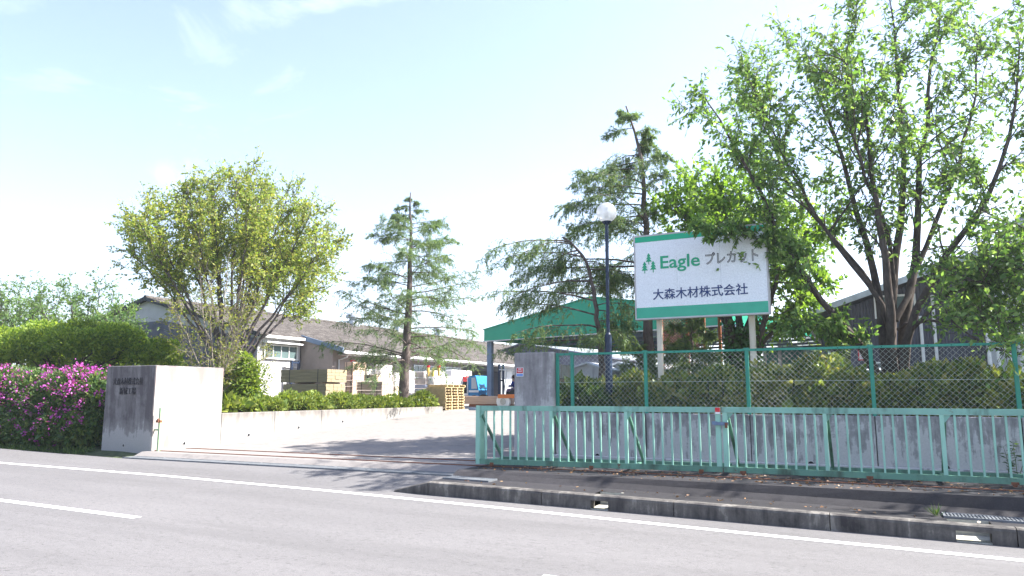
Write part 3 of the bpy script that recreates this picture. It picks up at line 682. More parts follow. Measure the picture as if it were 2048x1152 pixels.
obj('printed_strip', m, M['white'], nt)

fc = thing('chain_link_fence', 'green chain link fence standing on the boundary wall', 'fence', (1, WY+0.1, 1.4))
FY = WY+0.1; FZ0, FZ1 = 1.41, 2.665
fposts = [-6.02, -5.68, -4.06, -2.04, 0.144, 2.342, 4.5, 6.7, 8.9]
for x in fposts:
    m = MB(); m.bbox((x-0.035, FY-0.03, FZ0-0.02), (x+0.035, FY+0.03, FZ1+0.02), 0.008); obj('post', m, M['fence'], fc)
    if x > -6: m = MB(); m.box((x-0.055, FY-0.04, FZ1-0.01), (x+0.055, FY-0.031, FZ1+0.03)); obj('bracket', m, M['fence'], fc)
for a, b in zip(fposts[:-1], fposts[1:]):
    m = MB(); m.box((a+0.038, FY-0.022, FZ1-0.035), (b-0.038, FY+0.022, FZ1+0.012))
    nb = max(1, int((b-a)/0.36))
    r = obj('top_rail', m, M['fence'], fc)
    for i in range(nb): xq = a+(i+0.5)*(b-a)/nb; m = MB(); m.box((xq-0.008, FY-0.0265, FZ1-0.02), (xq+0.008, FY-0.0225, FZ1-0.004)); obj('bolt', m, M['dark'], r)
rng = np.random.default_rng(3); Vs = []; pitch = 0.10; Hh = FZ1-0.04-FZ0
for sgn in (1, -1):
    for x in np.arange(-6.0-Hh, 9.0, pitch):
        xa, xb = x, x+Hh; za, zb = FZ0, FZ1-0.04
        if xa < -6.0: f = (-6.0-xa)/Hh; xa = -6.0; za = FZ0+f*Hh
        if xb > 9.0: continue
        a = (xa, FY+0.002*sgn, za if sgn > 0 else FZ0+(zb-za)+0) ; b = (xb, FY+0.002*sgn, zb)
        if sgn < 0: a = (xa, FY-0.002, FZ1-0.04-(za-FZ0)); b = (xb, FY-0.002, FZ0)
        Vs.append((a, b))
A = np.array([v[0] for v in Vs]); B = np.array([v[1] for v in Vs]); V, Q = tubes(np.stack([A, B], 1), np.full((len(A), 2), 0.0016), 4)
obj('wire_mesh', npmesh('wire_mesh', V, Q, ROOT[fc.name]), M['wire'], fc, kind='stuff')
m = MB()
for z in (1.44, 2.05): m.tube([(-6.0, FY-0.006, z), (8.9, FY-0.006, z)], 0.003, 4)
obj('tension_wire', m, M['wire'], fc)

# ================================================================== SLIDING GATES
def sliding_gate(label, x0, x1, y0, y1, posts, nb, seed, end_left):
    t = thing('sliding_gate', label, 'gate', ((x0+x1)/2, (y0+y1)/2, 0.41), 'mint green sliding gates')
    zb, zt = 0.465, 1.575
    def yy(x): return y0+(y1-y0)*(x-x0)/(x1-x0)
    def seg(xa, xb, dy, z0, z1, th, name, mat, **k):
        m = MB(); m.beam((xa, yy(xa)+dy, (z0+z1)/2), (xb, yy(xb)+dy, (z0+z1)/2), th, z1-z0); return obj(name, m, mat, t, **k)
    seg(x0, x1, 0, zt-0.095, zt, 0.05, 'top_rail', M['gate_rail'], label='mint top rail with dark weather stains')
    seg(x0, x1, 0, zb, zb+0.095, 0.05, 'bottom_rail', M['gate_low'], label='bottom rail darkened by moss')
    seg(x0+0.05, x1, 1.02, 0.445, 0.53, 0.07, 'rear_beam', M['gate_low'])
    for i, x in enumerate(posts):
        wd = 0.085 if i in (0, len(posts)-1) else 0.06
        y = yy(x); m = MB(); m.box((x-wd/2, y-0.028, zb+0.096), (x+wd/2, y+0.026, zt-0.096))
        if i == 0 and end_left: m = MB(); m.box((x-wd/2, y-0.028, zb-0.002), (x+wd/2, y+0.026, zt+0.002)); m.box((x+wd/2-0.012, y+0.026, zb), (x+wd/2, y+0.2, zt-0.05))
        obj('stile', m, M['gate'], t)
        if x < x1-0.2:                       # brace running back to the rear beam
            m = MB(); m.beam((x+0.04, y+0.05, zt-0.17), (x+0.04, y+0.98, 0.52), 0.045, 0.05, (1, 0, 0)); obj('brace', m, M['gate_low'], t)
            m = MB(); m.box((x-wd/2, y+0.027, zb+0.01), (x+wd/2, y+0.98, zb+0.05)); obj('foot', m, M['gate_low'], t)
            m = MB(); m.add([(x+wd/2, y-0.004, zt-0.10), (x+wd/2+0.10, y-0.004, zt-0.10), (x+wd/2, y-0.004, zt-0.23), (x+wd/2, y+0.004, zt-0.10), (x+wd/2+0.10, y+0.004, zt-0.10), (x+wd/2, y+0.004, zt-0.23)], [(0, 2, 1), (3, 4, 5), (0, 1, 4, 3), (1, 2, 5, 4), (2, 0, 3, 5)]); obj('gusset', m, M['gate_rail'], t)
    rng = random.Random(seed); proto = None
    for a, b in zip(posts[:-1], posts[1:]):
        n = max(1, int(round((b-a)/nb))-1)
        for i in range(1, n+1):
            x = a+(b-a)*i/(n+1)+rng.uniform(-0.004, 0.004); y = yy(x); ln_ = rng.uniform(-0.006, 0.006)
            m = MB(); m.beam((x, y+0.002, zb+0.094), (x+ln_, y+0.002, zt-0.094), 0.03, 0.03, (0, 1, 0)); obj('bar', m, M['gate'], t)
    k = x0+0.32
    while k < x1-0.1:
        o = MB(); y = yy(k); o.tube([(k, y-0.018, 0.455), (k, y+0.018, 0.455)], 0.034, 14); o.box((k-0.05, y-0.028, 0.46), (k+0.05, y-0.02, 0.50)); obj('wheel', o, M['rust'], t); k += 1.95
    return t, yy
g1, yy1 = sliding_gate('mint green barred sliding gate, left leaf ending over the driveway', -6.88, -2.295, 12.87, 13.32, [-6.84, -5.36, -3.95, -2.34], 0.165, 1, True)
g2, yy2 = sliding_gate('mint green barred sliding gate, right leaf running out of the picture', -2.275, 8.0, 13.33, 13.5, [-2.22, -0.62, 1.06, 2.75, 4.4, 6.1, 7.95], 0.165, 2, False)
# latch across the meeting stiles
lt = thing('gate_latch', 'grey steel latch with rust where the two gate leaves meet', 'latch', (-2.28, 13.28, 1.28))
m = MB(); m.box((-2.40, 13.24, 1.262), (-2.16, 13.285, 1.318)); m.box((-2.43, 13.225, 1.275), (-2.34, 13.24, 1.33)); obj('bolt_case', m, M['bluesteel'], lt)
m = MB(); m.box((-2.215, 13.232, 1.22), (-2.165, 13.2395, 1.31)); obj('hasp', m, M['rust'], lt)
rf = thing('reflector', 'small red and white reflector at the top of the gate stile', 'reflector', (-2.335, 13.27, 1.5))
m = MB(); m.box((-2.375, 13.262, 1.49), (-2.295, 13.272, 1.565)); obj('red_face', m, M['red'], rf)
m = MB(); m.box((-2.375, 13.262, 1.455), (-2.295, 13.272, 1.489)); obj('white_strip', m, M['white'], rf)

# ================================================================== LAMP POST AND COMPANY SIGN
lp = PY(1219, 812, 16.3); bx = lp[0]
gl = PY(1213, 425, 16.3)
l = thing('lamp_post', 'dark blue lamp post with white globe behind the chain link fence', 'lamp post', (bx, 16.3, 1.3))
m = MB(); zq = PY(1217, 668, 16.3)[2]; lx = gl[0]
m.tube([(bx, 16.3, 1.25), (bx, 16.3, zq-0.08)], 0.082, 16); obj('pole_base', m, M['navy'], l, smooth=False)
m = MB(); m.tube([(bx, 16.3, zq-0.08), (bx, 16.3, zq-0.02), (bx, 16.3, zq+0.03)], [0.082, 0.075, 0.044], 16); m.tube([(bx, 16.3, zq+0.03), (lx, 16.3, gl[2]-0.27)], 0.042, 14); obj('pole', m, M['navy'], l)
m = MB(); m.tube([(lx, 16.3, gl[2]-0.29), (lx, 16.3, gl[2]-0.25), (lx, 16.3, gl[2]-0.22)], [0.06, 0.10, 0.12], 18); obj('collar', m, M['navy'], l)
def globemat():
    k = NM('opal_globe'); k.col((0.82, 0.83, 0.84)); k.fin(0.12, 0, 0.5)
    tr = k.n.new('ShaderNodeBsdfTransparent'); tl = k.n.new('ShaderNodeBsdfTranslucent'); tl.inputs[0].default_value = (0.8, 0.8, 0.82, 1)
    a = k.n.new('ShaderNodeMixShader'); a.inputs[0].default_value = 0.45; k.l.new(k.b.outputs[0], a.inputs[1]); k.l.new(tl.outputs[0], a.inputs[2])
    b = k.n.new('ShaderNodeMixShader'); b.inputs[0].default_value = 0.34; k.l.new(a.outputs[0], b.inputs[1]); k.l.new(tr.outputs[0], b.inputs[2]); k.l.new(b.outputs[0], k.out.inputs['Surface']); return k.m
m = MB(); m.sphere((lx, 16.3, gl[2]), 0.24, 32, 20); obj('globe', m, globemat(), l, smooth=True)
m = MB(); m.tube([(lx, 16.3, gl[2]-0.24), (lx, 16.3, gl[2]-0.16)], 0.04, 10); m.sphere((lx, 16.3, gl[2]-0.06), 0.05, 12, 8, (1, 1, 2)); obj('bulb', m, M['white'], l)

SY0, SY1 = 15.92, 15.80                      # the board turns slightly towards the road
cs = [PY(1267, 475, SY0), PY(1531, 443, SY1), PY(1541, 626, SY1), PY(1271, 642, SY0)]
sx0, sx1 = cs[0][0], (cs[1][0]+cs[2][0])/2; sz0 = (cs[3][2]+cs[2][2])/2; sz1 = (cs[0][2]+cs[1][2])/2
s = thing('company_sign', 'large white company sign with green bands on two cream posts', 'sign', ((sx0+sx1)/2, 16.05, 1.3))
R_ = norm(np.array([sx1-sx0, SY1-SY0, 0.0])); N_ = np.array([R_[1], -R_[0], 0.0]); Wd = float(np.linalg.norm([sx1-sx0, SY1-SY0])); Hd = sz1-sz0; O_ = np.array([sx0, SY0, sz0])
MX = Matrix(((R_[0], -N_[0], 0, O_[0]), (R_[1], -N_[1], 0, O_[1]), (0, 0, 1, O_[2]), (0, 0, 0, 1)))   # local: x along, y backwards, z up
def sbox(mb, a, b): return mb.box(a, b, MX)
m = MB()
sbox(m, (0, -0.006, 0), (Wd, 0.16, 0.028)); sbox(m, (0, -0.006, Hd-0.028), (Wd, 0.16, Hd)); sbox(m, (0, -0.006, 0.028), (0.028, 0.16, Hd-0.028)); sbox(m, (Wd-0.028, -0.006, 0.028), (Wd, 0.16, Hd-0.028)); obj('frame', m, M['signgrey'], s)
pw = (Wd-0.056)/3
for i in range(3):
    m = MB(); sbox(m, (0.028+i*pw+0.0015, 0.004, 0.028), (0.028+(i+1)*pw-0.0015, 0.15, Hd-0.028)); obj('sign_panel', m, M['signwhite'], s)
gb = 0.235; gt = 0.125
m = MB(); sbox(m, (0.032, 0.0005, 0.035), (Wd-0.032, 0.0035, gb+0.035)); obj('green_band', m, M['signgreen_low'], s, label='faded green band along the bottom')
m = MB(); sbox(m, (0.032, 0.0005, Hd-0.035-gt), (Wd-0.032, 0.0035, Hd-0.035)); obj('green_band', m, M['signgreen'], s, label='bright green band along the top')
def sp(px, py):                               # photograph pixel on the board -> board coordinates (u, v)
    d = _ray(px, py); k = float(np.dot(O_-_o, N_)/np.dot(d, N_)); q = _o+d*k-O_; return float(np.dot(q, R_)), float(q[2])
so = ROOT[s.name]
def stext(body, p0, p1, size, mat, **k):
    (u0, v0), (u1, v1) = sp(*p0), sp(*p1)
    me = text_mesh(body, size, O_+R_*u0+np.array([0, 0, 1])*v0+N_*0.003, R_, (0, 0, 1), off=so, width=u1-u0, **k); return obj('lettering', me, mat, s)
u0, v0 = sp(1320, 537); _, vt = sp(1324, 512)
stext('Eagle', (1321, 537), (1400, 530), (vt-v0)/0.70, M['ink_green'], bold=0.006, depth=0.001)
stext('プレカット', (1411, 528), (1517, 520), 0.285, M['ink_dark'], outline=0.0055)
stext('大森木材株式会社', (1306, 598), (1496, 583), 0.255, M['ink_navy'], bold=0.0035, depth=0.001)
def logo_tree(px, ytop, ybot):
    u, v1 = sp(px, ytop); _, v0 = sp(px, ybot); h = v1-v0; P = []
    for w_, a, b in ((0.17, 1.0, 0.70), (0.23, 0.80, 0.47), (0.28, 0.58, 0.24)): P.append([(0, a), (w_, b), (-w_, b)])
    mb = MB()
    for i, tri in enumerate(P+[[(-0.035, 0), (0.035, 0), (0.035, 0.3), (-0.035, 0.3)]]):
        e = 0.0014+0.0004*i; q = [O_+R_*(u+x*h)+np.array([0, 0, 1])*(v0+y*h)+N_*e for x, y in tri]; mb.add(q, [tuple(range(len(q)))[::-1]])
    obj('tree_emblem', mb, M['ink_green'], s)
logo_tree(1297, 506, 529); logo_tree(1289, 523, 547); logo_tree(1306, 521, 545)
m = MB()
for i in (1, 2):
    for k in range(5): z = 0.35+k*(Hd-0.6)/4; sbox(m, (0.028+i*pw-0.006, 0.0015, z-0.006), (0.028+i*pw+0.006, 0.0038, z+0.006))
obj('rivet', m, M['signgrey'], s)
for xa, xb in ((1308, 1322), (1494, 1509)):
    p0, p1 = PY(xa, 640, 16.02), PY(xb, 640, 16.02); xc = (p0[0]+p1[0])/2
    m = MB(); m.tube([(xc, 16.19, 1.2), (xc, 16.19, sz0+0.4)], 0.066, 14); obj('post', m, M['postcream'], s)
    m = MB(); m.box((xc-0.05, 16.085, sz0+0.02), (xc+0.05, 16.12, sz1-0.1)); obj('back_rail', m, M['signgrey'], s)

# ================================================================== BUILDINGS
def corrug_roof(mb, x0, z0, x1, z1, y0, y1, wl=0.26, amp=0.035, ncut=3, th=0.03):
    """corrugated slope from eave (x0,z0) to ridge (x1,z1), waves running up the slope"""
    n = int((y1-y0)/wl*6); ys_ = np.linspace(y0, y1, n+1); wv = amp*np.abs(np.sin((ys_-y0)/wl*math.pi))
    tt = np.linspace(0, 1, ncut+1); v = []
    for t in tt:
        for y, a in zip(ys_, wv): v.append((x0+(x1-x0)*t, y, z0+(z1-z0)*t+a))
    for y, a in zip(ys_, wv): v.append((x0, y, z0-th))
    N = n+1; f = [(k*N+i, k*N+i+1, (k+1)*N+i+1, (k+1)*N+i) for k in range(ncut) for i in range(n)]
    e = (ncut+1)*N; f += [(i, e+i, e+i+1, i+1) for i in range(n)]
    return mb.add(v, f)
def window(parent, axis, c, a0, a1, z0, z1, npane, out, fmat='white', fw=0.05, d=0.06):
    """framed window on a wall plane: axis 'x' -> wall at X=c facing out(+1/-1); 'y' -> wall at Y=c"""
    def bx(mb, a, b, za, zb, d0, d1):
        lo, hi = sorted((c+out*d0, c+out*d1)); return mb.box((lo, a, za), (hi, b, zb)) if axis == 'x' else mb.box((a, lo, za), (b, hi, zb))
    m = MB(); bx(m, a0, a1, z1-fw, z1, 0.002, d); bx(m, a0, a1, z0, z0+fw, 0.002, d*1.3); bx(m, a0, a0+fw, z0+fw, z1-fw, 0.002, d); bx(m, a1-fw, a1, z0+fw, z1-fw, 0.002, d)
    st = (a1-a0-2*fw)/npane
    for i in range(1, npane): bx(m, a0+fw+i*st-0.02, a0+fw+i*st+0.02, z0+fw, z1-fw, 0.002, d*0.8)
    f = obj('window', m, M[fmat], parent)
    for i in range(npane):
        m = MB(); bx(m, a0+fw+i*st+0.021, a0+fw+(i+1)*st-0.021, z0+fw+0.001, z1-fw-0.001, 0.01, 0.025+0.008*(i % 2)); obj('pane', m, M['glass'], f)
    return f

# --- long workshop on the left
RX, RZ_, SLP = -33.9, 6.8, 0.264
def roof_z(X): return RZ_-SLP*abs(X-RX)
wb = thing('workshop', 'long beige workshop with brown corrugated roof left of the yard', 'building', (-34, 45, 1.1))
Yg, Ys, Ye = 26.6, 29.55, 76.0
XA, XB = -25.75, -23.35           # eaves of the front and of the long rear part
m = MB(); corrug_roof(m, XA, roof_z(XA), RX, RZ_, Yg-0.25, Ys); obj('roof', m, M['roof'], wb)
m = MB(); corrug_roof(m, XB, roof_z(XB), RX, RZ_, Ys+0.02, Ye); obj('roof', m, M['roof'], wb)
m = MB(); corrug_roof(m, -44.4, roof_z(-44.4), RX, RZ_, Yg-0.25, Ye, 0.5); obj('roof', m, M['roof'], wb)
m = MB(); m.tube([(RX, Yg-0.25, RZ_+0.03), (RX, Ye, RZ_+0.03)], 0.13, 8); obj('ridge_cap', m, M['roof'], wb)
WX, WX2 = -26.1, -24.05           # wall planes
zt_ = roof_z(WX)-0.06
m = MB(); m.prism([(-43.5, 0.9), (WX, 0.9), (WX, zt_), (RX, RZ_-0.1), (-43.5, roof_z(-43.5)-0.1)], 'y', Yg, Yg+0.2); obj('gable_wall', m, M['beige2'], wb)
m = MB(); m.prism([(-43.4, 2.2), (WX-0.1, 2.2), (WX-0.1, 4.45), (-32.6, 5.55), (-35.2, 5.55), (-43.4, 4.3)], 'y', Yg-0.06, Yg-0.003); obj('gable_cladding', m, M['gclad'], wb, label='blue grey stained cladding on the gable')
for sgn in (1, -1):
    m = MB(); xe = XA if sgn > 0 else -44.4; m.beam((xe, Yg-0.27, roof_z(xe)-0.05), (RX, Yg-0.27, RZ_-0.03), 0.05, 0.2); obj('barge_board', m, M['black'], wb)
# front part: pale boards with a four-pane window
nb_ = 8
for i in range(nb_):
    a = Yg+0.2+i*(Ys-Yg-0.2)/nb_; b = Yg+0.2+(i+1)*(Ys-Yg-0.2)/nb_
    m = MB(); m.box((WX-0.12, a+0.006, 0.9), (WX, b-0.006, zt_-0.02)); obj('wall_board', m, M['beige2'], wb)
m = MB(); m.box((WX-0.10, Yg+0.1, 0.9), (WX-0.02, Ys, zt_-0.1)); obj('wall_core', m, M['beige'], wb)
q0, q1 = PX(527, 690, WX), PX(593, 722, WX); window(wb, 'x', WX, q0[1], q1[1], PX(560, 719, WX)[2], PX(560, 690, WX)[2], 4, 1, 'white', 0.06, 0.08)
m = MB(); m.box((WX, Yg, zt_-0.18), (XA+0.05, Ys-0.02, zt_-0.06)); obj('fascia', m, M['white'], wb)
m = MB(); m.box((WX+0.08, q0[1]-0.1, PX(560, 689, WX)[2]+0.02), (WX+0.35, q1[1]+0.1, PX(560, 689, WX)[2]+0.09)); obj('window_hood', m, M['white'], wb)
# step between the two parts: verge board over a pale end wall
m = MB(); m.beam((XB, Ys-0.01, roof_z(XB)-0.04), (XA-0.3, Ys-0.01, roof_z(XA-0.3)-0.04), 0.06, 0.24); obj('verge_board', m, M['bluesteel'], wb)
m = MB(); m.prism([(WX, 0.9), (WX2, 0.9), (WX2, roof_z(WX2)-0.14), (WX, roof_z(WX)-0.14)], 'y', Ys+0.05, Ys+0.17); obj('end_wall', m, M['beige'], wb)
# rear part: vertical siding panels, windows, open bay
ay = [Ys+0.17]+list(np.arange(30.6, 47.4, 0.9)); op0 = float(PX(925, 740, WX2)[1]); op1 = float(PX(1003, 740, WX2)[1])
ay = [y for y in ay if y < op0]+[op0]
for a, b in zip(ay[:-1], ay[1:]):
    m = MB(); m.box((WX2-0.12, a+0.008, 0.9), (WX2, b-0.008, roof_z(WX2)-0.12)); obj('wall_board', m, M['beige'], wb)
m = MB(); m.box((WX2-0.10, Ys+0.2, 0.9), (WX2-0.03, op0, roof_z(WX2)-0.2)); obj('wall_core', m, M['gclad'], wb)
m = MB(); m.box((WX2-0.12, op1, 0.9), (WX2, Ye-0.2, roof_z(WX2)-0.12)); obj('wall_board', m, M['pale'], wb)
m = MB(); m.box((WX2-0.12, op0, 3.42), (WX2, op1, roof_z(WX2)-0.12)); obj('lintel', m, M['black'], wb)
m = MB(); m.box((WX2-7.0, op0-0.2, 1.0), (WX2-6.9, op1+0.2, 3.9)); m.box((WX2-6.9, op0-0.3, 1.0), (WX2-0.13, op0-0.2, 3.9)); m.box((WX2-6.9, op1+0.2, 1.0), (WX2-0.13, op1+0.3, 3.9)); obj('bay_wall', m, M['dclad'], wb)
for xa, xb, n in ((826, 866, 4), (880, 918, 4)):
    q0, q1 = PX(xa, 724, WX2), PX(xb, 728, WX2); zz = (q0[2]+q1[2])/2
    window(wb, 'x', WX2, q0[1], q1[1], 2.72, 3.52, n, 1, 'steel', 0.06, 0.07)
m = MB(); m.box((XB-0.02, Ys, roof_z(XB)-0.20), (XB+0.10, Ye, roof_z(XB)-0.07)); obj('gutter', m, M['white'], wb)
for y in (Ys+0.4, op0-0.5): m = MB(); m.tube([(XB+0.03, y, roof_z(XB)-0.2), (XB-0.1, y+0.05, roof_z(XB)-0.38), (WX2+0.06, y+0.1, roof_z(XB)-0.5), (WX2+0.06, y+0.1, 1.0)], 0.045, 8); obj('downpipe', m, M['pale'], wb)
m = MB(); m.box((WX2, Ys+0.5, roof_z(XB)-0.26), (XB-0.03, Ye-0.4, roof_z(XB)-0.22)); obj('soffit', m, M['beige2'], wb)
for px in (605, 706, 797, 878):
    y = float((lambda d: RX/d[0]*d[1])(_ray(px, 650))); vx = RX
    v = thing('roof_ventilator', 'metal roof ventilator on the workshop ridge, %s' % {605: 'half hidden by the leafy tree at the left', 706: 'left of the dark conifer', 797: 'behind the trunk of the dark conifer', 878: 'right of the dark conifer'}[px], 'ventilator', (vx, y, RZ_), 'roof ventilators along the workshop ridge')
    m = MB(); m.box((vx-0.3, y-0.4, RZ_-0.05), (vx+0.3, y+0.4, RZ_+0.32)); m.tube([(vx, y, RZ_+0.32), (vx, y, RZ_+0.55)], 0.3, 16); obj('base', m, M['steel'], v)
    m = MB(); m.tube([(vx, y, RZ_+0.55), (vx, y, RZ_+0.58), (vx, y, RZ_+0.72), (vx, y, RZ_+0.88), (vx, y, RZ_+0.96)], [0.34, 0.55, 0.55, 0.40, 0.12], 18); obj('cowl', m, M['steel'], v)
def board_sign(name, label, body, axis, c, a0, a1, z0, z1, out, nvert=True):
    t = thing(name, label, 'sign', (c, (a0+a1)/2, z0) if axis == 'x' else ((a0+a1)/2, c, z0)); m = MB()
    if axis == 'x': m.box((c, a0, z0), (c+0.025, a1, z1))
    else: m.box((a0, c-0.025, z0), (a1, c, z1))
    obj('panel', m, M['red'], t); h = (z1-z0-0.06)/len(body)
    for i, ch in enumerate(body):
        z = z1-0.03-(i+1)*h+h*0.14
        if axis == 'x': me = text_mesh(ch, h*0.95, (c+0.028, a0+0.12*(a1-a0), z), (0, 1, 0), (0, 0, 1), 0.001, 0.004, width=(a1-a0)*0.76, off=ROOT[t.name])
        else: me = text_mesh(ch, h*0.95, (a0+0.12*(a1-a0), c-0.028, z), (1, 0, 0), (0, 0, 1), 0.001, 0.004, width=(a1-a0)*0.76, off=ROOT[t.name])
        obj('lettering', me, M['white'], t)
    return t
q0, q1 = PX(617, 728, WX2), PX(621.5, 715, WX2)
board_sign('warning_sign', 'small red vertical warning sign on the beige workshop wall', '火気厳禁', 'x', WX2+0.005, Ys+1.5, Ys+1.95, q0[2], q1[2], 1)
single('paper_notice', MB().box((WX2+0.003, Ys+2.05, q0[2]), (WX2+0.012, Ys+2.45, q1[2])), M['white'], 'white paper notice beside the red sign on the workshop', 'notice', (WX2, Ys+2.2, q0[2]))

# --- green open canopy over the yard
A0, A1 = np.array([-17.76, 34.0]), np.array([-4.6, 30.0]); ux = (A1-A0)/np.linalg.norm(A1-A0); uy = np.array([-ux[1], ux[0]]); Wc = float(np.linalg.norm(A1-A0))
cp = thing('yard_canopy', 'open steel canopy with broad green fascia over the timber yard', 'canopy', ((A0+A1)[0]/2, (A0+A1)[1]/2, 1.1))
def cw(u, v, z): q = A0+ux*u+uy*v; return (float(q[0]), float(q[1]), z)
ZB, ZE, RISE, DEP = 4.54, 5.11, 1.12, 21.0
def ctop(u): return ZE+RISE*(1-abs(u-Wc/2)/(Wc/2))
def cquadbox(mb, pts, v0, v1):
    n = len(pts); vs = [cw(u, v0, z) for u, z in pts]+[cw(u, v1, z) for u, z in pts]
    return mb.add(vs, [tuple(range(n)), tuple(range(2*n-1, n-1, -1))]+[(i, i+n, (i+1) % n+n, (i+1) % n) for i in range(n)])
m = MB(); cquadbox(m, [(0, ZB), (Wc, ZB), (Wc, ZE), (Wc/2, ZE+RISE), (0, ZE)], 0, 0.06); obj('fascia', m, M['canopygreen'], cp)
m = MB(); cquadbox(m, [(-0.04, ZB-0.045), (Wc+0.04, ZB-0.045), (Wc+0.04, ZB-0.003), (-0.04, ZB-0.003)], -0.03, 0.08); obj('trim', m, M['pale'], cp)
for ua, ub in ((-0.06, Wc/2), (Wc/2, Wc+0.06)):
    m = MB(); cquadbox(m, [(ua, ctop(ua)+0.005), (ub, ctop(ub)+0.005), (ub, ctop(ub)+0.05), (ua, ctop(ua)+0.05)], -0.04, DEP); obj('roof', m, M['canopygreen'], cp)
for u in (0.0, Wc-0.06):
    m = MB(); cquadbox(m, [(u, ZB), (u+0.06, ZB), (u+0.06, ZE), (u, ZE)], 0.07, DEP); obj('side_fascia', m, M['canopygreen'], cp)
for i in range(8):                       # roof frames with light lower chords and purlins
    v = 0.5+i*2.85; m = MB(); m.beam(cw(0.1, v, ZB+0.1), cw(Wc-0.1, v, ZB+0.1), 0.09, 0.12); m.beam(cw(0.1, v, ctop(0)-0.12), cw(Wc/2, v, ctop(Wc/2)-0.12), 0.08, 0.14); m.beam(cw(Wc-0.1, v, ctop(0)-0.12), cw(Wc/2, v, ctop(Wc/2)-0.12), 0.08, 0.14)
    for k in range(10): m.beam(cw(Wc*(k+0.5)/10, v, ZB+0.12), cw(Wc*(k+0.5+(0.5 if k < 5 else -0.5))/10, v, ctop(Wc*(k+0.5+(0.5 if k < 5 else -0.5))/10)-0.12), 0.05, 0.05)
    obj('truss', m, M['bluesteel'], cp)
for k in range(13):
    u = 0.4+k*(Wc-0.8)/12; m = MB(); m.beam(cw(u, 0.2, ctop(u)-0.05), cw(u, DEP-0.1, ctop(u)-0.05), 0.05, 0.07); obj('purlin', m, M['steel'], cp)
for u, v in ((0.12, 0.35), (Wc-0.12, 0.35), (0.12, 10.5), (Wc-0.12, 10.5), (0.12, 20.6), (Wc-0.12, 20.6), (Wc*0.52, 20.6)):
    m = MB(); m.beam(cw(u, v, 1.1), cw(u, v, ZB+0.05), 0.26, 0.26, (0, 1, 0)); obj('column', m, M['bluesteel'], cp)
    m = MB(); q = cw(u, v, 1.1); m.box((q[0]-0.35, q[1]-0.35, 1.1), (q[0]+0.35, q[1]+0.35, 1.42)); obj('footing', m, M['pale'], cp)

# --- grey gabled shed seen under the canopy, low sheds behind it
def gable_shed(name, label, pxL, pxApex, pxR, Y, depth, wall, roof, zbase=1.1, ribs=0.45, over=0.3):
    L, A_, R_2 = PY(*pxL, Y), PY(*pxApex, Y), PY(*pxR, Y); t = thing(name, label, 'building', (A_[0], Y, zbase))
    m = MB(); m.prism([(L[0], zbase-0.2), (R_2[0], zbase-0.2), (R_2[0], R_2[2]), (A_[0], A_[2]), (L[0], L[2])], 'y', Y, Y+depth); obj('wall', m, wall, t)
    x = L[0]+ribs/2; rb = MB()
    while x < R_2[0]:
        z = np.interp(x, [L[0], A_[0], R_2[0]], [L[2], A_[2], R_2[2]]); rb.box((x-0.04, Y-0.04, zbase-0.2), (x+0.04, Y-0.002, z-0.05)); x += ribs
    obj('cladding_rib', rb, wall, t, kind='stuff')
    for a, b in ((L, A_), (A_, R_2)):
        sl = (b[2]-a[2])/(b[0]-a[0]); e0 = over if a is L else 0; e1 = over if b is R_2 else 0
        m = MB(); m.prism([(a[0]-e0, a[2]-sl*e0+0.01), (b[0]+e1, b[2]+sl*e1+0.01), (b[0]+e1, b[2]+sl*e1+0.12), (a[0]-e0, a[2]-sl*e0+0.12)], 'y', Y-over, Y+depth+over); obj('roof', m, roof, t)
    return t
gable_shed('shed', 'grey clad gabled shed seen under the green canopy', (1012, 701), (1042, 689), (1215, 716), 58, 14, M['gclad'], M['gclad'])
gable_shed('shed', 'small white roofed shed behind the chain link fence left of the lamp', (1140, 740), (1176, 728), (1200, 738), 44, 6, M['pale'], M['pale'], ribs=0.6)
gable_shed('shed', 'long low pale grey shed just right of the lamp post', (1226, 733), (1238, 727), (1296, 742), 48, 10, M['pale'], M['steel'], ribs=0.6)
t = gable_shed('open_shed', 'mint edged open shed roof between the sign post and the wooded hill', (1502, 668), (1530, 671), (1632, 709), 46, 12, M['canopymint'], M['canopymint'])
for c in [c for c in t.children if c.name.startswith(('wall', 'cladding'))]: bpy.data.objects.remove(c)
for px in (1530, 1560, 1628):
    q = PY(px, 720, 46.2); zt2 = float(np.interp(px, [1502, 1530, 1632], [PY(1502, 668, 46)[2], PY(1530, 671, 46)[2], PY(1632, 709, 46)[2]])); m = MB(); m.box((q[0]-0.09, 46.1, 1.0), (q[0]+0.09, 46.3, zt2)); obj('column', m, M['steel'], t)
q0, q1 = PY(1530, 696, 50), PY(1620, 727, 50); m = MB(); m.box((q0[0], 50, q1[2]), (q1[0], 50.2, q0[2])); obj('back_panel', m, M['canopygreen'], t)

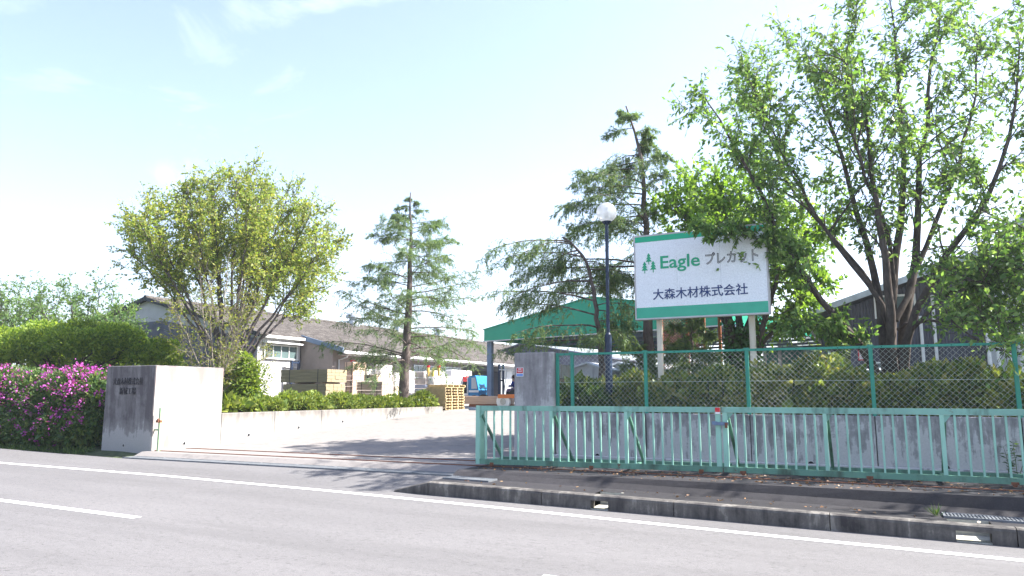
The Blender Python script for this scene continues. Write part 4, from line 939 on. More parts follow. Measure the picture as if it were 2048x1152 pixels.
# --- dark clad factory on the right
fb = thing('factory_hall', 'dark grey corrugated factory hall behind the cherry tree', 'building', (4, 33, 1.1))
YF = 30.0; XL = PY(1702, 690, YF)[0]; XR = PY(1966, 640, YF)[0]; ev = PY(1607, 636, YF-1.2); SLF = 0.335
def fz(x): return ev[2]+0.12+SLF*(x-ev[0])
zr_ = lambda x: fz(x)-0.15
m = MB(); m.prism([(XL, 0.9), (XR, 0.9), (XR, zr_(XR)), (XL, zr_(XL))], 'y', YF, YF+24); obj('wall_core', m, M['dclad'], fb)
x = XL+0.05; pieces = []
while x < XR-0.02: pieces.append(x); x += 0.11
for k in range(0, len(pieces), 9):        # sheets of corrugated cladding
    m = MB(); sub = pieces[k:k+9]
    for x in sub: m.prism([(x, YF-0.002), (x+0.025, YF-0.045), (x+0.06, YF-0.045), (x+0.085, YF-0.002)], 'z', 0.9, zr_(x)-0.02)
    obj('cladding_sheet', m, M['dclad'], fb)
m = MB()
for i in range(120): y = YF+0.1+i*0.2; m.prism([(XL+0.002, y), (XL-0.04, y+0.04), (XL-0.04, y+0.1), (XL+0.002, y+0.14)], 'z', 0.9, zr_(XL)-0.1)
obj('cladding_rib', m, M['dclad'], fb, kind='stuff')
xe2 = XR+9
m = MB(); m.prism([(ev[0], fz(ev[0])-0.1), (xe2, fz(xe2)-0.1), (xe2, fz(xe2)+0.03), (ev[0], fz(ev[0])+0.03)], 'y', YF-1.2, YF+24.5); obj('roof', m, M['black'], fb)
m = MB(); m.prism([(ev[0]-0.02, fz(ev[0])-0.16), (xe2, fz(xe2)-0.16), (xe2, fz(xe2)+0.06), (ev[0]-0.02, fz(ev[0])+0.06)], 'y', YF-1.25, YF-1.203); obj('verge', m, M['steel'], fb)
m = MB(); m.box((ev[0]-0.14, YF-1.2, fz(ev[0])-0.2), (ev[0]-0.025, YF+24, fz(ev[0])-0.06)); obj('gutter', m, M['white'], fb)
for i in range(6):
    y = YF+0.3+i*3.8; m = MB(); m.beam((ev[0]+0.1, y, fz(ev[0])-0.16), (XL, y, fz(XL)-0.3), 0.08, 0.1); m.beam((ev[0]+0.3, y, fz(ev[0])-0.2), (XL, y, fz(XL)-1.5), 0.07, 0.07); obj('eave_bracket', m, M['black'], fb)
q0, q1 = PY(1750, 638, YF), PY(1830, 588, YF); window(fb, 'y', YF-0.05, q0[0], q1[0], q0[2], q1[2], 2, -1, 'white', 0.07, 0.08)
q0, q1 = PY(1752, 738, YF), PY(1768, 724, YF); window(fb, 'y', YF-0.05, q0[0], q1[0], q0[2], q1[2], 1, -1, 'white', 0.05, 0.06)
for px, y0, y1 in ((1845, 632, 745), (1870, 590, 745)):
    a, b = PY(px, y0, YF-0.1), PY(px, y1, YF-0.1); xc = (a[0]+b[0])/2; m = MB(); m.tube([(xc, YF-0.11, 0.9), (xc, YF-0.11, a[2])], 0.055, 10); obj('downpipe', m, M['white'], fb)
q0, q1 = PY(1826, 738, YF-0.1), PY(1842, 733, YF-0.1); m = MB(); m.box((q0[0], YF-0.2, q0[2]), (q1[0], YF-0.05, q1[2])); obj('meter_box', m, M['white'], fb)
q0, q1 = PY(1717, 721, YF-0.05), PY(1728, 697, YF-0.05)
board_sign('warning_sign', 'red vertical fire warning sign on the dark factory wall', '火気厳禁', 'y', YF-0.05, q0[0], q1[0], q0[2], q1[2], -1)
q0 = PY(1734, 713, YF-0.05); single('paper_notice', MB().box((q0[0]-0.05, YF-0.065, q0[2]-0.12), (q0[0]+0.12, YF-0.05, q0[2]+0.2)), M['white'], 'pale notice beside the red fire warning sign', 'notice', (q0[0], YF, q0[2]-0.1))
# pale tower block at the right edge
tb = thing('pale_annex', 'pale grey annex with pipes at the right edge of the picture', 'building', (6.5, 30, 1.1))
XT = XR+0.02; m = MB(); m.box((XT, YF-0.35, 0.9), (XT+1.2, YF+10, PY(1975, 600, YF)[2]+0.4)); m.box((XT+1.203, YF-0.6, 0.9), (XT+9, YF+10, PY(2020, 440, YF)[2])); obj('wall', m, M['pale'], tb)
for px in (1972, 1990, 2012, 2036):
    a = PY(px, 640, YF-0.7); m = MB(); m.tube([(a[0], YF-0.72, 0.9), (a[0], YF-0.72, PY(px, 470, YF)[2])], 0.06, 10); obj('pipe', m, M['white'], tb)
q0, q1 = PY(1978, 690, YF-0.4), PY(1996, 655, YF-0.4); window(tb, 'y', YF-0.35, XT+0.35, XT+0.95, q0[2], q1[2], 1, -1, 'steel', 0.05, 0.05)
for k in range(5): m = MB(); z = 7.9+0.25*k; m.tube([(XT+1.25, YF-0.7, z), (XT+8, YF-0.7, z)], 0.02, 6); obj('railing_bar', m, M['steel'], tb)
# low green hoarding and parked car in front of the factory
q0, q1 = PY(1655, 741, 36), PY(1706, 728, 36); hb = thing('green_hoarding', 'low green panel hoarding left of the dark factory wall', 'hoarding', ((q0[0]+q1[0])/2, 36, 1.1)); nn = 4
for i in range(nn): a = q0[0]+(q1[0]-q0[0])*i/nn; b = q0[0]+(q1[0]-q0[0])*(i+1)/nn; m = MB(); m.box((a+0.01, 36, 1.1), (b-0.01, 36.05, q1[2])); obj('panel', m, M['canopymint'], hb)
q = PY(1742, 737, 26); cx, cy, cz = q[0], 26.0, q[2]; h = cz-1.08
car = thing('parked_car', 'white car parked behind the hedge, only its roof showing', 'car', (cx, cy, 1.05))
m = MB(); m.prism([(-2.0, 0.28), (2.0, 0.28), (2.05, 0.55), (1.95, 0.85), (1.0, 0.93), (-1.75, 0.95), (-2.05, 0.8)], 'y', cy-0.82, cy+0.82); m.v[-1] += np.array([cx, 0, 1.05]); obj('body', m, M['white'], car)
m = MB(); m.prism([(-1.8, 0.955), (0.95, 0.935), (0.3, h-0.05), (-1.35, h-0.05)], 'y', cy-0.72, cy+0.72); m.v[-1] += np.array([cx, 0, 1.05]); obj('windows', m, M['glass'], car)
m = MB(); m.bbox((cx-1.4, cy-0.74, 1.05+h-0.049), (cx+0.35, cy+0.74, 1.05+h), 0.03); obj('roof', m, M['white'], car)
for dx in (-1.25, 1.25):
    for dy in (-0.83, 0.83): m = MB(); m.tube([(cx+dx, cy+dy-0.09, 1.36), (cx+dx, cy+dy+0.09, 1.36)], 0.31, 18); obj('wheel', m, M['rubber'], car)
# rusty wire cage behind the sign
x0, x1 = PY(1322, 640, 22)[0], PY(1438, 640, 22)[0]; ztop = PY(1400, 625, 22)[2]
cg = thing('wire_cage', 'rust coloured mesh cage with orange posts behind the company sign', 'cage', ((x0+x1)/2, 22.5, 1.1))
for x in (x0, x0+(x1-x0)*0.45, x1-0.45, x1):
    m = MB(); m.box((x-0.04, 22, 1.05), (x+0.04, 22.08, ztop)); obj('post', m, M['rustframe'], cg)
for z in (1.5, 2.9, 3.35, ztop-0.06): m = MB(); m.box((x1-0.449, 22.0, z), (x1-0.041, 22.07, z+0.07)); obj('rung', m, M['rustframe'], cg)
Vs = []; hh = ztop-1.3
for sgn in (1, -1):
    for x in np.arange(x0-hh, x1, 0.085):
        a, b = np.array([x, 22.02+0.004*sgn, 1.3]), np.array([x+hh, 22.02+0.004*sgn, ztop])
        if sgn < 0: a[2], b[2] = ztop, 1.3
        ta = max(0, (x0-x)/hh); tb_ = min(1, (x1-0.5-x)/hh)
        if tb_ > ta: Vs.append((a+(b-a)*ta, a+(b-a)*tb_))
A = np.array(Vs); V, Q = tubes(A, np.full((len(A), 2), 0.011), 4); obj('mesh_panel', npmesh('mesh_panel', V, Q, ROOT[cg.name]), M['rust'], cg, kind='stuff')

# ================================================================== TIMBER YARD
brng = random.Random(7)
def extents(xa, xb, xc, yt, yb, Y):
    p0, p1, pb = PY(xa, (yt+yb)/2, Y), PY(xb, yt, Y), PY(xb, yb, Y); X0, X1 = p0[0], (p1[0]+pb[0])/2
    return X0, X1, Y, float(PX(xc, (yt+yb)/2, X1)[1]), pb[2], p1[2]
def bundle(label, px, Y, mat, group, boards=None, straps=2, wrap=None, cat='timber bundle'):
    X0, X1, Y0, Y1, z0, z1 = extents(*px, Y)
    if Y1 < Y0+0.25: Y1 = Y0+0.25
    Y1 = min(Y1, Y0+4.5)
    t = thing('timber_bundle', label, cat, ((X0+X1)/2, (Y0+Y1)/2, z0), group)
    if wrap:
        m = MB(); m.bbox((X0, Y0, z0), (X1, Y1, z1), 0.03)
        for k in range(5): yy = Y0+(Y1-Y0)*brng.random(); m.tube([(X1+0.004, yy, z0+0.03), (X1+0.012, yy+brng.uniform(-0.2, 0.2), z1-0.03)], 0.016, 5)
        obj('wrapping', m, M[wrap], t)
        for k in range(straps): yy = Y0+(Y1-Y0)*(k+0.7)/(straps+0.4); m = MB(); m.box((X1+0.001, yy-0.02, z0), (X1+0.006, yy+0.02, z1)); m.box((X0, yy-0.02, z1+0.001), (X1+0.006, yy+0.02, z1+0.005)); obj('strap', m, M['timber_pale'], t)
        return t
    nl, nc = boards or (3, 4); pack = MB(); hz, wy = (z1-z0)/nl, (Y1-Y0)/nc
    for i in range(nl):
        for j in range(nc):
            e0, e1 = brng.uniform(0, 0.03), brng.uniform(-0.025, 0.0); g = 0.004
            lo, hi = (X0+e0, Y0+j*wy+g+(brng.uniform(0, 0.012) if j == 0 else 0), z0+i*hz+g), (X1+e1, Y0+(j+1)*wy-g, z0+(i+1)*hz-g)
            if boards: m = MB(); m.box(lo, hi); obj('board', m, M[mat], t)
            else: pack.box(lo, hi)
    if not boards: obj('board', pack, M[mat], t, kind='stuff')
    for k in range(straps):
        xx = X0+(X1-X0)*(0.2+0.6*k/max(1, straps-1)); m = MB(); m.box((xx-0.015, Y0-0.006, z0), (xx+0.015, Y0-0.001, z1+0.004)); m.box((xx-0.015, Y0-0.001, z1+0.001), (xx+0.015, Y1, z1+0.005)); obj('strap', m, M['strap'], t)
    return t
G1 = 'timber bundles stacked in the yard'
bundle('upper long olive brown timber bundle with pale sunlit board ends', (561, 655, 694, 738, 764), 26.6, 'timber_olive', G1, (4, 5))
bundle('lower long olive brown timber bundle under the longest upper one', (565, 652, 690, 767.5, 793), 26.6, 'timber_olive', G1, (4, 5))
for xa in (590, 640):
    X0, X1, Y0, Y1, z0, z1 = extents(xa, xa+6, 680, 764.4, 767.2, 26.7); single('timber_spacer', MB().box((X0, Y0, z0), (X1, Y0+1.2, z1)), M['timber'], 'thin timber spacer between the two olive brown bundles, %s' % ('left one' if xa == 590 else 'right one'), 'spacer', (X0, Y0, z0), 'spacers between the olive bundles')
X0, X1, Y0, Y1, z0, z1 = extents(565, 652, 690, 793, 815, 26.6)
bundle('lowest olive timber bundle half hidden by the planter shrubs', (566, 650, 688, 794, 814), 26.6, 'timber_olive', G1, (3, 5))
WR = [  # face left, face right, lit side right, top, bottom, distance, label
 (690, 707, 733, 723.5, 737, 29.5, 'timber_pink', None, 'topmost pale timber bundle at the top left of the middle stack'),
 (690, 706, 731, 738.5, 751, 29.5, 'timber_pink', None, 'second timber bundle from the top at the left of the middle stack'),
 (690, 706, 729, 752, 760, 29.5, 'timber_pink', None, 'thin third timber bundle at the left of the middle stack'),
 (689, 705, 716, 761, 772, 29.0, 'timber_grey', None, 'small grey timber bundle beside the olive board ends, upper'),
 (689, 705, 716, 773, 795, 29.0, 'timber_grey', None, 'small grey timber bundle beside the olive board ends, lower'),
 (722, 734, 760, 738, 748.5, 30.5, 'timber_pale', 'wrap', 'white wrapped bundle above the small brown crate'),
 (713, 764, 786, 763.5, 780, 28.0, 'timber_grey', None, 'wide grey brown timber bundle under the small brown crate'),
 (713, 764, 786, 781, 800, 28.0, 'timber_grey', None, 'wide grey brown bundle at the bottom behind the planter shrubs'),
 (750, 761, 785, 729, 747, 31.0, 'timber_pink', 'wrap', 'tall white wrapped bundle topmost left of the conifer trunk'),
 (750, 761, 785, 748, 760, 31.0, 'timber_pale', 'wrap', 'white wrapped bundle second from top left of the conifer trunk'),
 (787, 791, 806, 745, 758, 31.5, 'timber_pale', 'wrap', 'pinkish wrapped bundle just left of the conifer trunk, topmost'),
 (787, 791, 806, 759.5, 772, 31.5, 'timber_pale', 'wrap', 'pinkish wrapped bundle just left of the conifer trunk, second'),
 (787, 791, 806, 773.5, 783, 31.5, 'timber_pink', None, 'thin pinkish bundle just left of the conifer trunk, third'),
 (787, 791, 806, 784, 805, 31.5, 'timber_pale', 'wrap', 'pinkish wrapped bundle just left of the conifer trunk, bottom one'),
 (806, 812, 829, 741, 763, 30.0, 'timber_pale', 'wrap', 'tall white wrapped bundle just right of the conifer trunk, topmost'),
 (806, 812, 829, 764, 776, 30.0, 'timber_pale', 'wrap', 'white wrapped bundle just right of the conifer trunk, second'),
 (806, 812, 829, 777, 791, 30.0, 'timber_pale', 'wrap', 'white wrapped bundle just right of the conifer trunk, third'),
 (806, 812, 829, 792, 812, 30.0, 'timber_pale', 'wrap', 'white wrapped bundle just right of the conifer trunk, bottom one'),
 (829, 848, 858, 743, 754, 29.8, 'timber_pink', 'wrap_clear', 'clear wrapped brown bundle left of the white ones above the pallets'),
 (829, 852, 862, 755, 768, 29.8, 'timber_pink', 'wrap_clear', 'crumpled clear wrapped bundle under the other clear wrapped one'),
 (828, 852, 862, 769, 776.5, 29.8, 'timber_grey', 'wrap_blue', 'blue grey wrapped pack left of the pallets, upper'),
 (828, 850, 860, 777.5, 786, 29.8, 'timber_grey', 'wrap_blue', 'blue grey wrapped pack left of the pallets, lower'),
 (828, 850, 860, 787, 815, 29.8, 'timber_grey', 'wrap_blue', 'blue grey wrapped pack behind the shrub left of the pallets, bottom'),
 (849, 866, 890, 741, 753, 30.2, 'timber_pale', 'wrap', 'white bundle with yellow stakes above the pallets'),
 (851, 868, 881, 754, 768.5, 30.0, 'timber_pale', 'wrap', 'white wrapped bundle resting directly on the pallet stack'),
 (880, 884, 904, 752, 768, 31.0, 'timber_pale', 'wrap', 'white wrapped bundle on the pallets, left of the pair beside the truck'),
 (903, 906, 926, 753, 768, 31.0, 'timber_pale', 'wrap', 'white wrapped bundle on the pallets nearest the blue truck'),
 (890, 904, 944, 739.5, 752, 37, 'timber_pale', 'wrap', 'long white bundle behind the pallets beside the open workshop bay'),
 (505, 520, 548, 738, 752, 27.5, 'timber_pink', 'wrap', 'white wrapped timber bundle behind the leafy tree, topmost'),
 (505, 520, 548, 753, 768, 27.5, 'timber_pink', 'wrap', 'white wrapped timber bundle behind the leafy tree, second'),
 (502, 518, 546, 769, 784, 27.5, 'timber_pink', None, 'brown ended timber bundle behind the leafy tree, third'),
 (500, 516, 546, 785, 806, 27.5, 'timber_pink', None, 'brown ended timber bundle behind the leafy tree, bottom one'),
 (520, 532, 587, 722, 737, 31.5, 'timber_pale', 'wrap', 'tall white wrapped bundle with orange and red print near the window'),
 (520, 532, 587, 738, 800, 31.5, 'timber_pale', 'wrap', 'large white wrapped pile under the red printed bundle'),
 (1060, 1112, 1148, 728, 756, 34.0, 'timber_pale', 'wrap', 'white wrapped bundle seen between pillar and first fence post'),
 (1060, 1112, 1148, 757, 800, 34.0, 'timber_pink', None, 'brown timber bundle behind the first fence post and shrub'),
]
for a, b, c, d, e, Y, mat, wr, lab in WR: bundle(lab, (a, b, c, d, e), Y, mat, G1, None, 2, wr)
bundle('white wrapped bundle low in the stack left of the conifer trunk', (764.5, 766, 785, 761, 800), 29.5, 'timber_pale', G1, None, 2, 'wrap')
# brown crate with a dark mark
X0, X1, Y0, Y1, z0, z1 = extents(728, 753, 757, 749.5, 761, 28.0); Y1 = max(Y1, Y0+0.6)
ct = thing('crate', 'small brown crate with dark mark on the grey timber bundle', 'crate', ((X0+X1)/2, Y0, z0)); n = 3
for i in range(n): m = MB(); m.box((X0, Y0, z0+(z1-z0)*i/n+0.004), (X1, Y1, z0+(z1-z0)*(i+1)/n-0.004)); obj('board', m, M['timber_pink'], ct)
m = MB(); m.box((X0+(X1-X0)*0.22, Y0-0.004, z0+(z1-z0)*0.42), (X0+(X1-X0)*0.36, Y0-0.001, z0+(z1-z0)*0.75)); obj('mark', m, M['ink_dark'], ct)
for i, (x, y0, y1) in enumerate(((862, 735, 752), (872, 736, 753), (883, 735.5, 752))):
    b, a = PY(x, y1, 30.4), PY(x, y0, 30.4); t = thing('stake', 'yellow stake on the white bundle above the pallets, %s' % ('left one with red top', 'middle one without red top', 'right one with red top')[i], 'stake', b, 'stakes on the white bundle')
    m = MB(); m.box((b[0]-0.05, 30.1, b[2]), (b[0]+0.05, 30.18, a[2])); obj('shaft', m, M['yellow'], t)
    if i != 1: m = MB(); m.box((b[0]-0.065, 30.09, a[2]), (b[0]+0.065, 30.19, a[2]+0.09)); obj('cap', m, M['red'], t)
# printing on the white pile
WXF = PY(532, 730, 31.5)[0]+0.02
pr = thing('printed_sheet', 'white sheet with red disc and red number on the wrapped pile', 'printed sheet', (WXF, 36, 3.0))
a, b = PX(562, 742, WXF+0.01), PX(587, 722, WXF+0.01); m = MB(); m.box((WXF, a[1], a[2]), (WXF+0.008, b[1], b[2])); obj('sheet', m, M['white'], pr)
c = PX(581, 726, WXF+0.02); m = MB(); m.add([(WXF+0.011, c[1]+0.32*math.cos(q), c[2]+0.16*math.sin(q)) for q in np.linspace(0, 2*math.pi, 18, endpoint=False)], [tuple(range(18))]); obj('disc', m, M['red'], pr)
c0, c1 = PX(577, 740, WXF+0.02), PX(586, 740, WXF+0.02); obj('lettering', text_mesh('27', 0.34, (WXF+0.011, c0[1], c0[2]), (0, 1, 0), (0, 0, 1), 0.001, 0.006, width=c1[1]-c0[1], off=ROOT[pr.name]), M['red'], pr)

# pallets
p0, p1 = PY(853, 820, 28.0), PY(891, 820, 28.0); pX0, pX1 = p0[0], p1[0]; pY1 = float(PX(929, 800, pX1)[1]); ptop = PY(891, 769, 28.0)[2]; pz0 = 1.115
npal = 9; ph = (ptop-pz0)/npal; pal = None; PW = pX1-pX0; PD = pY1-28.0
for i in range(npal):
    sh = [0.0, 0.01, -0.02, 0.015, 0.0, -0.04, -0.06, -0.05, 0.10][i]; lab = 'weathered wooden pallet in the tall stack beside the driveway, %s' % ['bottom one', 'second from the bottom', 'third from the bottom', 'fourth from the bottom', 'fifth and middle one', 'fourth from the top', 'third from the top', 'second from the top', 'topmost one'][i]
    loc = ((pX0+pX1)/2, 28.0+PD/2+sh, pz0+i*ph)
    if pal is None:
        pal = thing('pallet', lab, 'pallet', loc, 'pallets stacked beside the driveway'); x0, y0 = loc[0], loc[1]-sh
        for k in range(7):
            for z in (0.0, ph-0.022): y = 28.0+PD*(k+0.06)/7; m = MB(); m.box((pX0, y, pz0+z), (pX1, y+PD/7*0.72, pz0+z+0.02)); obj('slat', m, M['pallet'], pal)
        for k in range(4): y = 28.0+(PD-0.06)*k/3.0; m = MB(); m.box((pX0+0.002, y, pz0+0.0202), (pX1-0.002, y+0.06, pz0+ph-0.0222)); obj('stringer', m, M['pallet'], pal)
    else: copy_tree(pal, loc, lab)

# long grey beam on a low trolley
b0, b1 = PY(928, 797, 30.5), PY(1040, 798, 30.5); tz = b1[2]
tr = thing('timber_trolley', 'low trolley with white wheels under the long grey beam', 'trolley', ((b0[0]+b1[0])/2, 30.6, 1.12))
m = MB(); m.box((b0[0]+0.3, 30.45, tz-0.36), (b1[0], 31.0, tz-0.24)); obj('deck', m, M['rust'], tr)
for x, c in ((962, 'rubber'), (998, 'rubber'), (1008, 'white')):
    q = PY(x, 803, 30.4); r = q[2]-1.125; m = MB(); m.tube([(q[0], 30.3 if c == 'white' else 30.6, q[2]), (q[0], 30.42 if c == 'white' else 30.75, q[2])], abs(r), 18); w_ = obj('wheel', m, M[c], tr)
    m = MB(); m.tube([(q[0], 30.285 if c == 'white' else 30.585, q[2]), (q[0], 30.299 if c == 'white' else 30.599, q[2])], abs(r)*0.45, 12); obj('hub', m, M['steel'], w_)
q = PY(1010, 794, 30.3); m = MB(); m.bbox((q[0]-0.35, 30.25, q[2]-0.05), (q[0]+0.9, 30.44, q[2]+0.12), 0.02); obj('coupling', m, M['orange'], tr)
single('timber_beam', MB().bbox((b0[0], 30.45, tz-0.235), (b1[0]-0.5, 30.95, tz+0.13), 0.015), M['timber_grey'], 'long grey timber beam lying on the low trolley', 'beam', ((b0[0]+b1[0])/2, 30.7, tz-0.235))
for i, (xa, xb, y) in enumerate(((930, 1000, 817), (932, 985, 811))):
    a, b = PZ(xa, y, 1.2), PZ(xb, y, 1.2); Ym = (a[1]+b[1])/2; single('steel_plate', MB().box((a[0], Ym, 1.125), (b[0], Ym+0.35, 1.21)), M['bluesteel'], 'flat blue grey steel plate on the yard floor, %s' % ('nearer the gate' if i == 0 else 'under the trolley'), 'plate', (a[0], Ym, 1.12))

# blue truck
q = PY(948, 790, 36.5); tx, ty, tz0 = q[0], 36.5, 1.12
tk = thing('small_truck', 'small bright blue truck cab beside the pallet stack', 'truck', (tx, ty, tz0))
hx0, hx1 = PY(937, 770, 36.5)[0], PY(958, 770, 36.5)[0]; zt3 = PY(945, 751, 36.5)[2]; zw0 = tz0+0.35; ww = hx1-hx0
m = MB(); m.prism([(hx0, zw0), (hx1, zw0), (hx1-0.02, zw0+0.55), (hx1-ww*0.08, zw0+0.68), (hx1-ww*0.30, zt3-0.05), (hx1-ww*0.42, zt3), (hx0, zt3)], 'y', ty, ty+1.5); obj('cab', m, M['truckblue'], tk)
m = MB(); m.prism([(hx0+ww*0.28, zw0+0.62), (hx1-ww*0.16, zw0+0.62), (hx1-ww*0.34, zt3-0.12), (hx0+ww*0.28, zt3-0.12)], 'y', ty-0.012, ty-0.002); obj('side_window', m, M['pale'], tk)
m = MB(); m.box((hx0+0.02, ty-0.014, zw0+0.42), (hx1-0.03, ty-0.002, zw0+0.54)); obj('white_stripe', m, M['white'], tk)
m = MB(); m.box((hx1-ww*0.06, ty+0.1, zw0+0.68), (hx1-0.002, ty+1.4, zw0+0.7)); obj('windscreen', m, M['glass'], tk)
m = MB(); m.bbox((hx0-2.3, ty+0.02, zw0+0.25), (hx0-0.03, ty+1.5, zw0+0.36), 0.02); m.box((hx0-0.10, ty, zw0+0.36), (hx0-0.04, ty+1.5, zt3-0.1)); obj('load_bed', m, M['white'], tk)
for dx in (-1.9, ww*0.55):
    for dy in (-0.02, 1.36): m = MB(); m.tube([(hx0+dx, ty+dy, tz0+0.31), (hx0+dx, ty+dy+0.17, tz0+0.31)], 0.31, 18); obj('wheel', m, M['rubber'], tk)
pl_ = PY(930, 752, 37.5); single('red_roll', MB().tube([(pl_[0]-0.9, 38.6, pl_[2]-0.15), (pl_[0]+0.75, 38.6, pl_[2]-0.15)], 0.16, 16), M['red'], 'red wrapped roll lying on the long white bundle behind the truck', 'roll', (pl_[0], 38.6, pl_[2]-0.45))

def forklift(label, px, Y, facing, driver=True, paint='black'):
    q = PY(px[0], px[1], Y); x, y, z = q[0], Y, 1.12; s_ = facing
    t = thing('forklift', label, 'forklift', (x, y, z))
    m = MB(); m.prism([(x-0.75*s_, z+0.22), (x+0.75*s_, z+0.22), (x+0.75*s_, z+0.62), (x+0.2*s_, z+0.66), (x-0.05*s_, z+0.95), (x-0.75*s_, z+0.98)][::s_], 'y', y, y+1.0); obj('body', m, M[paint], t)
    m = MB()
    for dx in (-0.7, 0.45):
        for dy in (0.06, 0.94): m.tube([(x+dx*s_, y+dy, z+0.7), (x+(dx+(0.0 if dx < 0 else -0.15))*s_, y+dy, z+2.0)], 0.03, 6)
    m.box((x-0.75, y+0.02, z+2.0), (x+0.55, y+0.98, z+2.05)); obj('overhead_guard', m, M['white'], t)
    m = MB()
    for dy in (0.2, 0.72): m.box((x+0.85*s_-0.06, y+dy, z+0.1), (x+0.85*s_+0.06, y+dy+0.08, z+2.35))
    for zz in (0.5, 1.4, 2.2): m.box((x+0.85*s_-0.05, y+0.281, z+zz), (x+0.85*s_+0.05, y+0.719, z+zz+0.08))
    obj('mast', m, M['navy'], t)
    for dy in (0.25, 0.66): m = MB(); m.box((min(x+0.92*s_, x+1.9*s_), y+dy, z+0.1), (max(x+0.92*s_, x+1.9*s_), y+dy+0.12, z+0.15)); obj('fork', m, M['rust'], t)
    for dx in (-0.5, 0.55):
        for dy in (-0.01, 0.86): m = MB(); m.tube([(x+dx*s_, y+dy, z+0.25), (x+dx*s_, y+dy+0.15, z+0.25)], 0.25, 16); obj('wheel', m, M['rubber'], t)
    m = MB(); m.bbox((x-0.45, y+0.25, z+0.66), (x+0.05, y+0.75, z+0.80), 0.03); m.box((x-0.42*s_-0.06, y+0.25, z+0.8), (x-0.42*s_+0.06, y+0.75, z+1.25)); obj('seat', m, M['rubber'], t)
    return t, (x, y+0.5, z+0.8)
fl, seat = forklift('forklift with dark mast and white overhead guard carrying a driver', (1022, 780), 37.0, -1)
forklift('dark forklift standing left of the olive timber bundles', (548, 770), 28.3, 1)

def skin_mesh(name, verts, edges, radii, off):
    me = bpy.data.meshes.new(name); me.from_pydata([tuple(v) for v in verts], edges, []); o = bpy.data.objects.new(name, me); COL.objects.link(o)
    md = o.modifiers.new('skin', 'SKIN'); md.use_smooth_shade = True
    for sv, r in zip(me.skin_vertices[0].data, radii): sv.radius = (r, r) if not isinstance(r, tuple) else r
    me.skin_vertices[0].data[0].use_root = True
    ss = o.modifiers.new('sub', 'SUBSURF'); ss.levels = 1; ss.render_levels = 1
    dg = bpy.context.evaluated_depsgraph_get(); dg.update(); r_ = bpy.data.meshes.new_from_object(o.evaluated_get(dg)); bpy.data.objects.remove(o)
    n = len(r_.vertices); co = np.empty(n*3, np.float32); r_.vertices.foreach_get('co', co); co = co.reshape(-1, 3)-np.asarray(off, np.float32); r_.vertices.foreach_set('co', co.ravel()); r_.update(); return r_
sx, sy, sz = seat; f = -1
ps = thing('person', 'person in blue jacket and mauve trousers sitting on the forklift', 'person', (sx, sy, sz))
S3 = lambda dx, dy, dz: (sx+f*dx, sy+dy, sz+dz)
off = ROOT[ps.name]
bv = [S3(0, 0, .12), S3(0.0, 0, .30), S3(.03, 0, .48), S3(.04, 0, .60), S3(.06, 0, .68), S3(.08, 0, .79),
      S3(.04, .17, .52), S3(.16, .22, .32), S3(.38, .16, .36), S3(.46, .14, .37), S3(.04, -.17, .52), S3(.14, -.22, .30), S3(.36, -.16, .32), S3(.44, -.14, .33),
      S3(.05, .09, .10), S3(.42, .11, .12), S3(.46, .11, -.26), S3(.56, .11, -.32), S3(.05, -.09, .10), S3(.42, -.11, .12), S3(.46, -.11, -.26), S3(.56, -.11, -.32)]
be = [(0, 1), (1, 2), (2, 3), (3, 4), (4, 5), (3, 6), (6, 7), (7, 8), (8, 9), (3, 10), (10, 11), (11, 12), (12, 13), (0, 14), (14, 15), (15, 16), (16, 17), (0, 18), (18, 19), (19, 20), (20, 21)]
brd = [.12, .125, .135, .08, .05, .05, .06, .048, .036, .03, .06, .048, .036, .03, .085, .065, .045, .04, .085, .065, .045, .04]
obj('body', skin_mesh('body', bv, be, brd, off), M['skin'], ps)
obj('jacket', skin_mesh('jacket', [S3(0, 0, .12), S3(0, 0, .30), S3(.03, 0, .48), S3(.035, 0, .58), S3(.04, .17, .52), S3(.16, .22, .32), S3(.35, .16, .355), S3(.04, -.17, .52), S3(.14, -.22, .30), S3(.33, -.16, .315)], [(0, 1), (1, 2), (2, 3), (2, 4), (4, 5), (5, 6), (2, 7), (7, 8), (8, 9)], [.15, .155, .165, .07, .08, .066, .052, .08, .066, .052], off), M['jacket'], ps)
obj('trousers', skin_mesh('trousers', [S3(0, 0, .11), S3(.05, .09, .10), S3(.42, .11, .12), S3(.46, .11, -.22), S3(.05, -.09, .10), S3(.42, -.11, .12), S3(.46, -.11, -.22)], [(0, 1), (1, 2), (2, 3), (0, 4), (4, 5), (5, 6)], [.14, .10, .082, .062, .10, .082, .062], off), M['trousers'], ps)
m = MB(); m.sphere(S3(.09, 0, .80), 0.105, 16, 12, (1.0, 0.82, 1.2)); m.sphere(S3(.19, 0, .79), 0.018, 8, 6, (1.2, 1, 1.2)); obj('head', m, M['skin'], ps, smooth=True)
m = MB(); m.sphere(S3(.065, 0, .835), 0.118, 16, 12, (0.98, 0.9, 1.0)); obj('hair', m, M['hair'], ps, smooth=True)
m = MB()
for dy in (-.035, .035): m.sphere(S3(.185, dy, .815), 0.012, 8, 6)
obj('eyes', m, M['ink_dark'], ps)

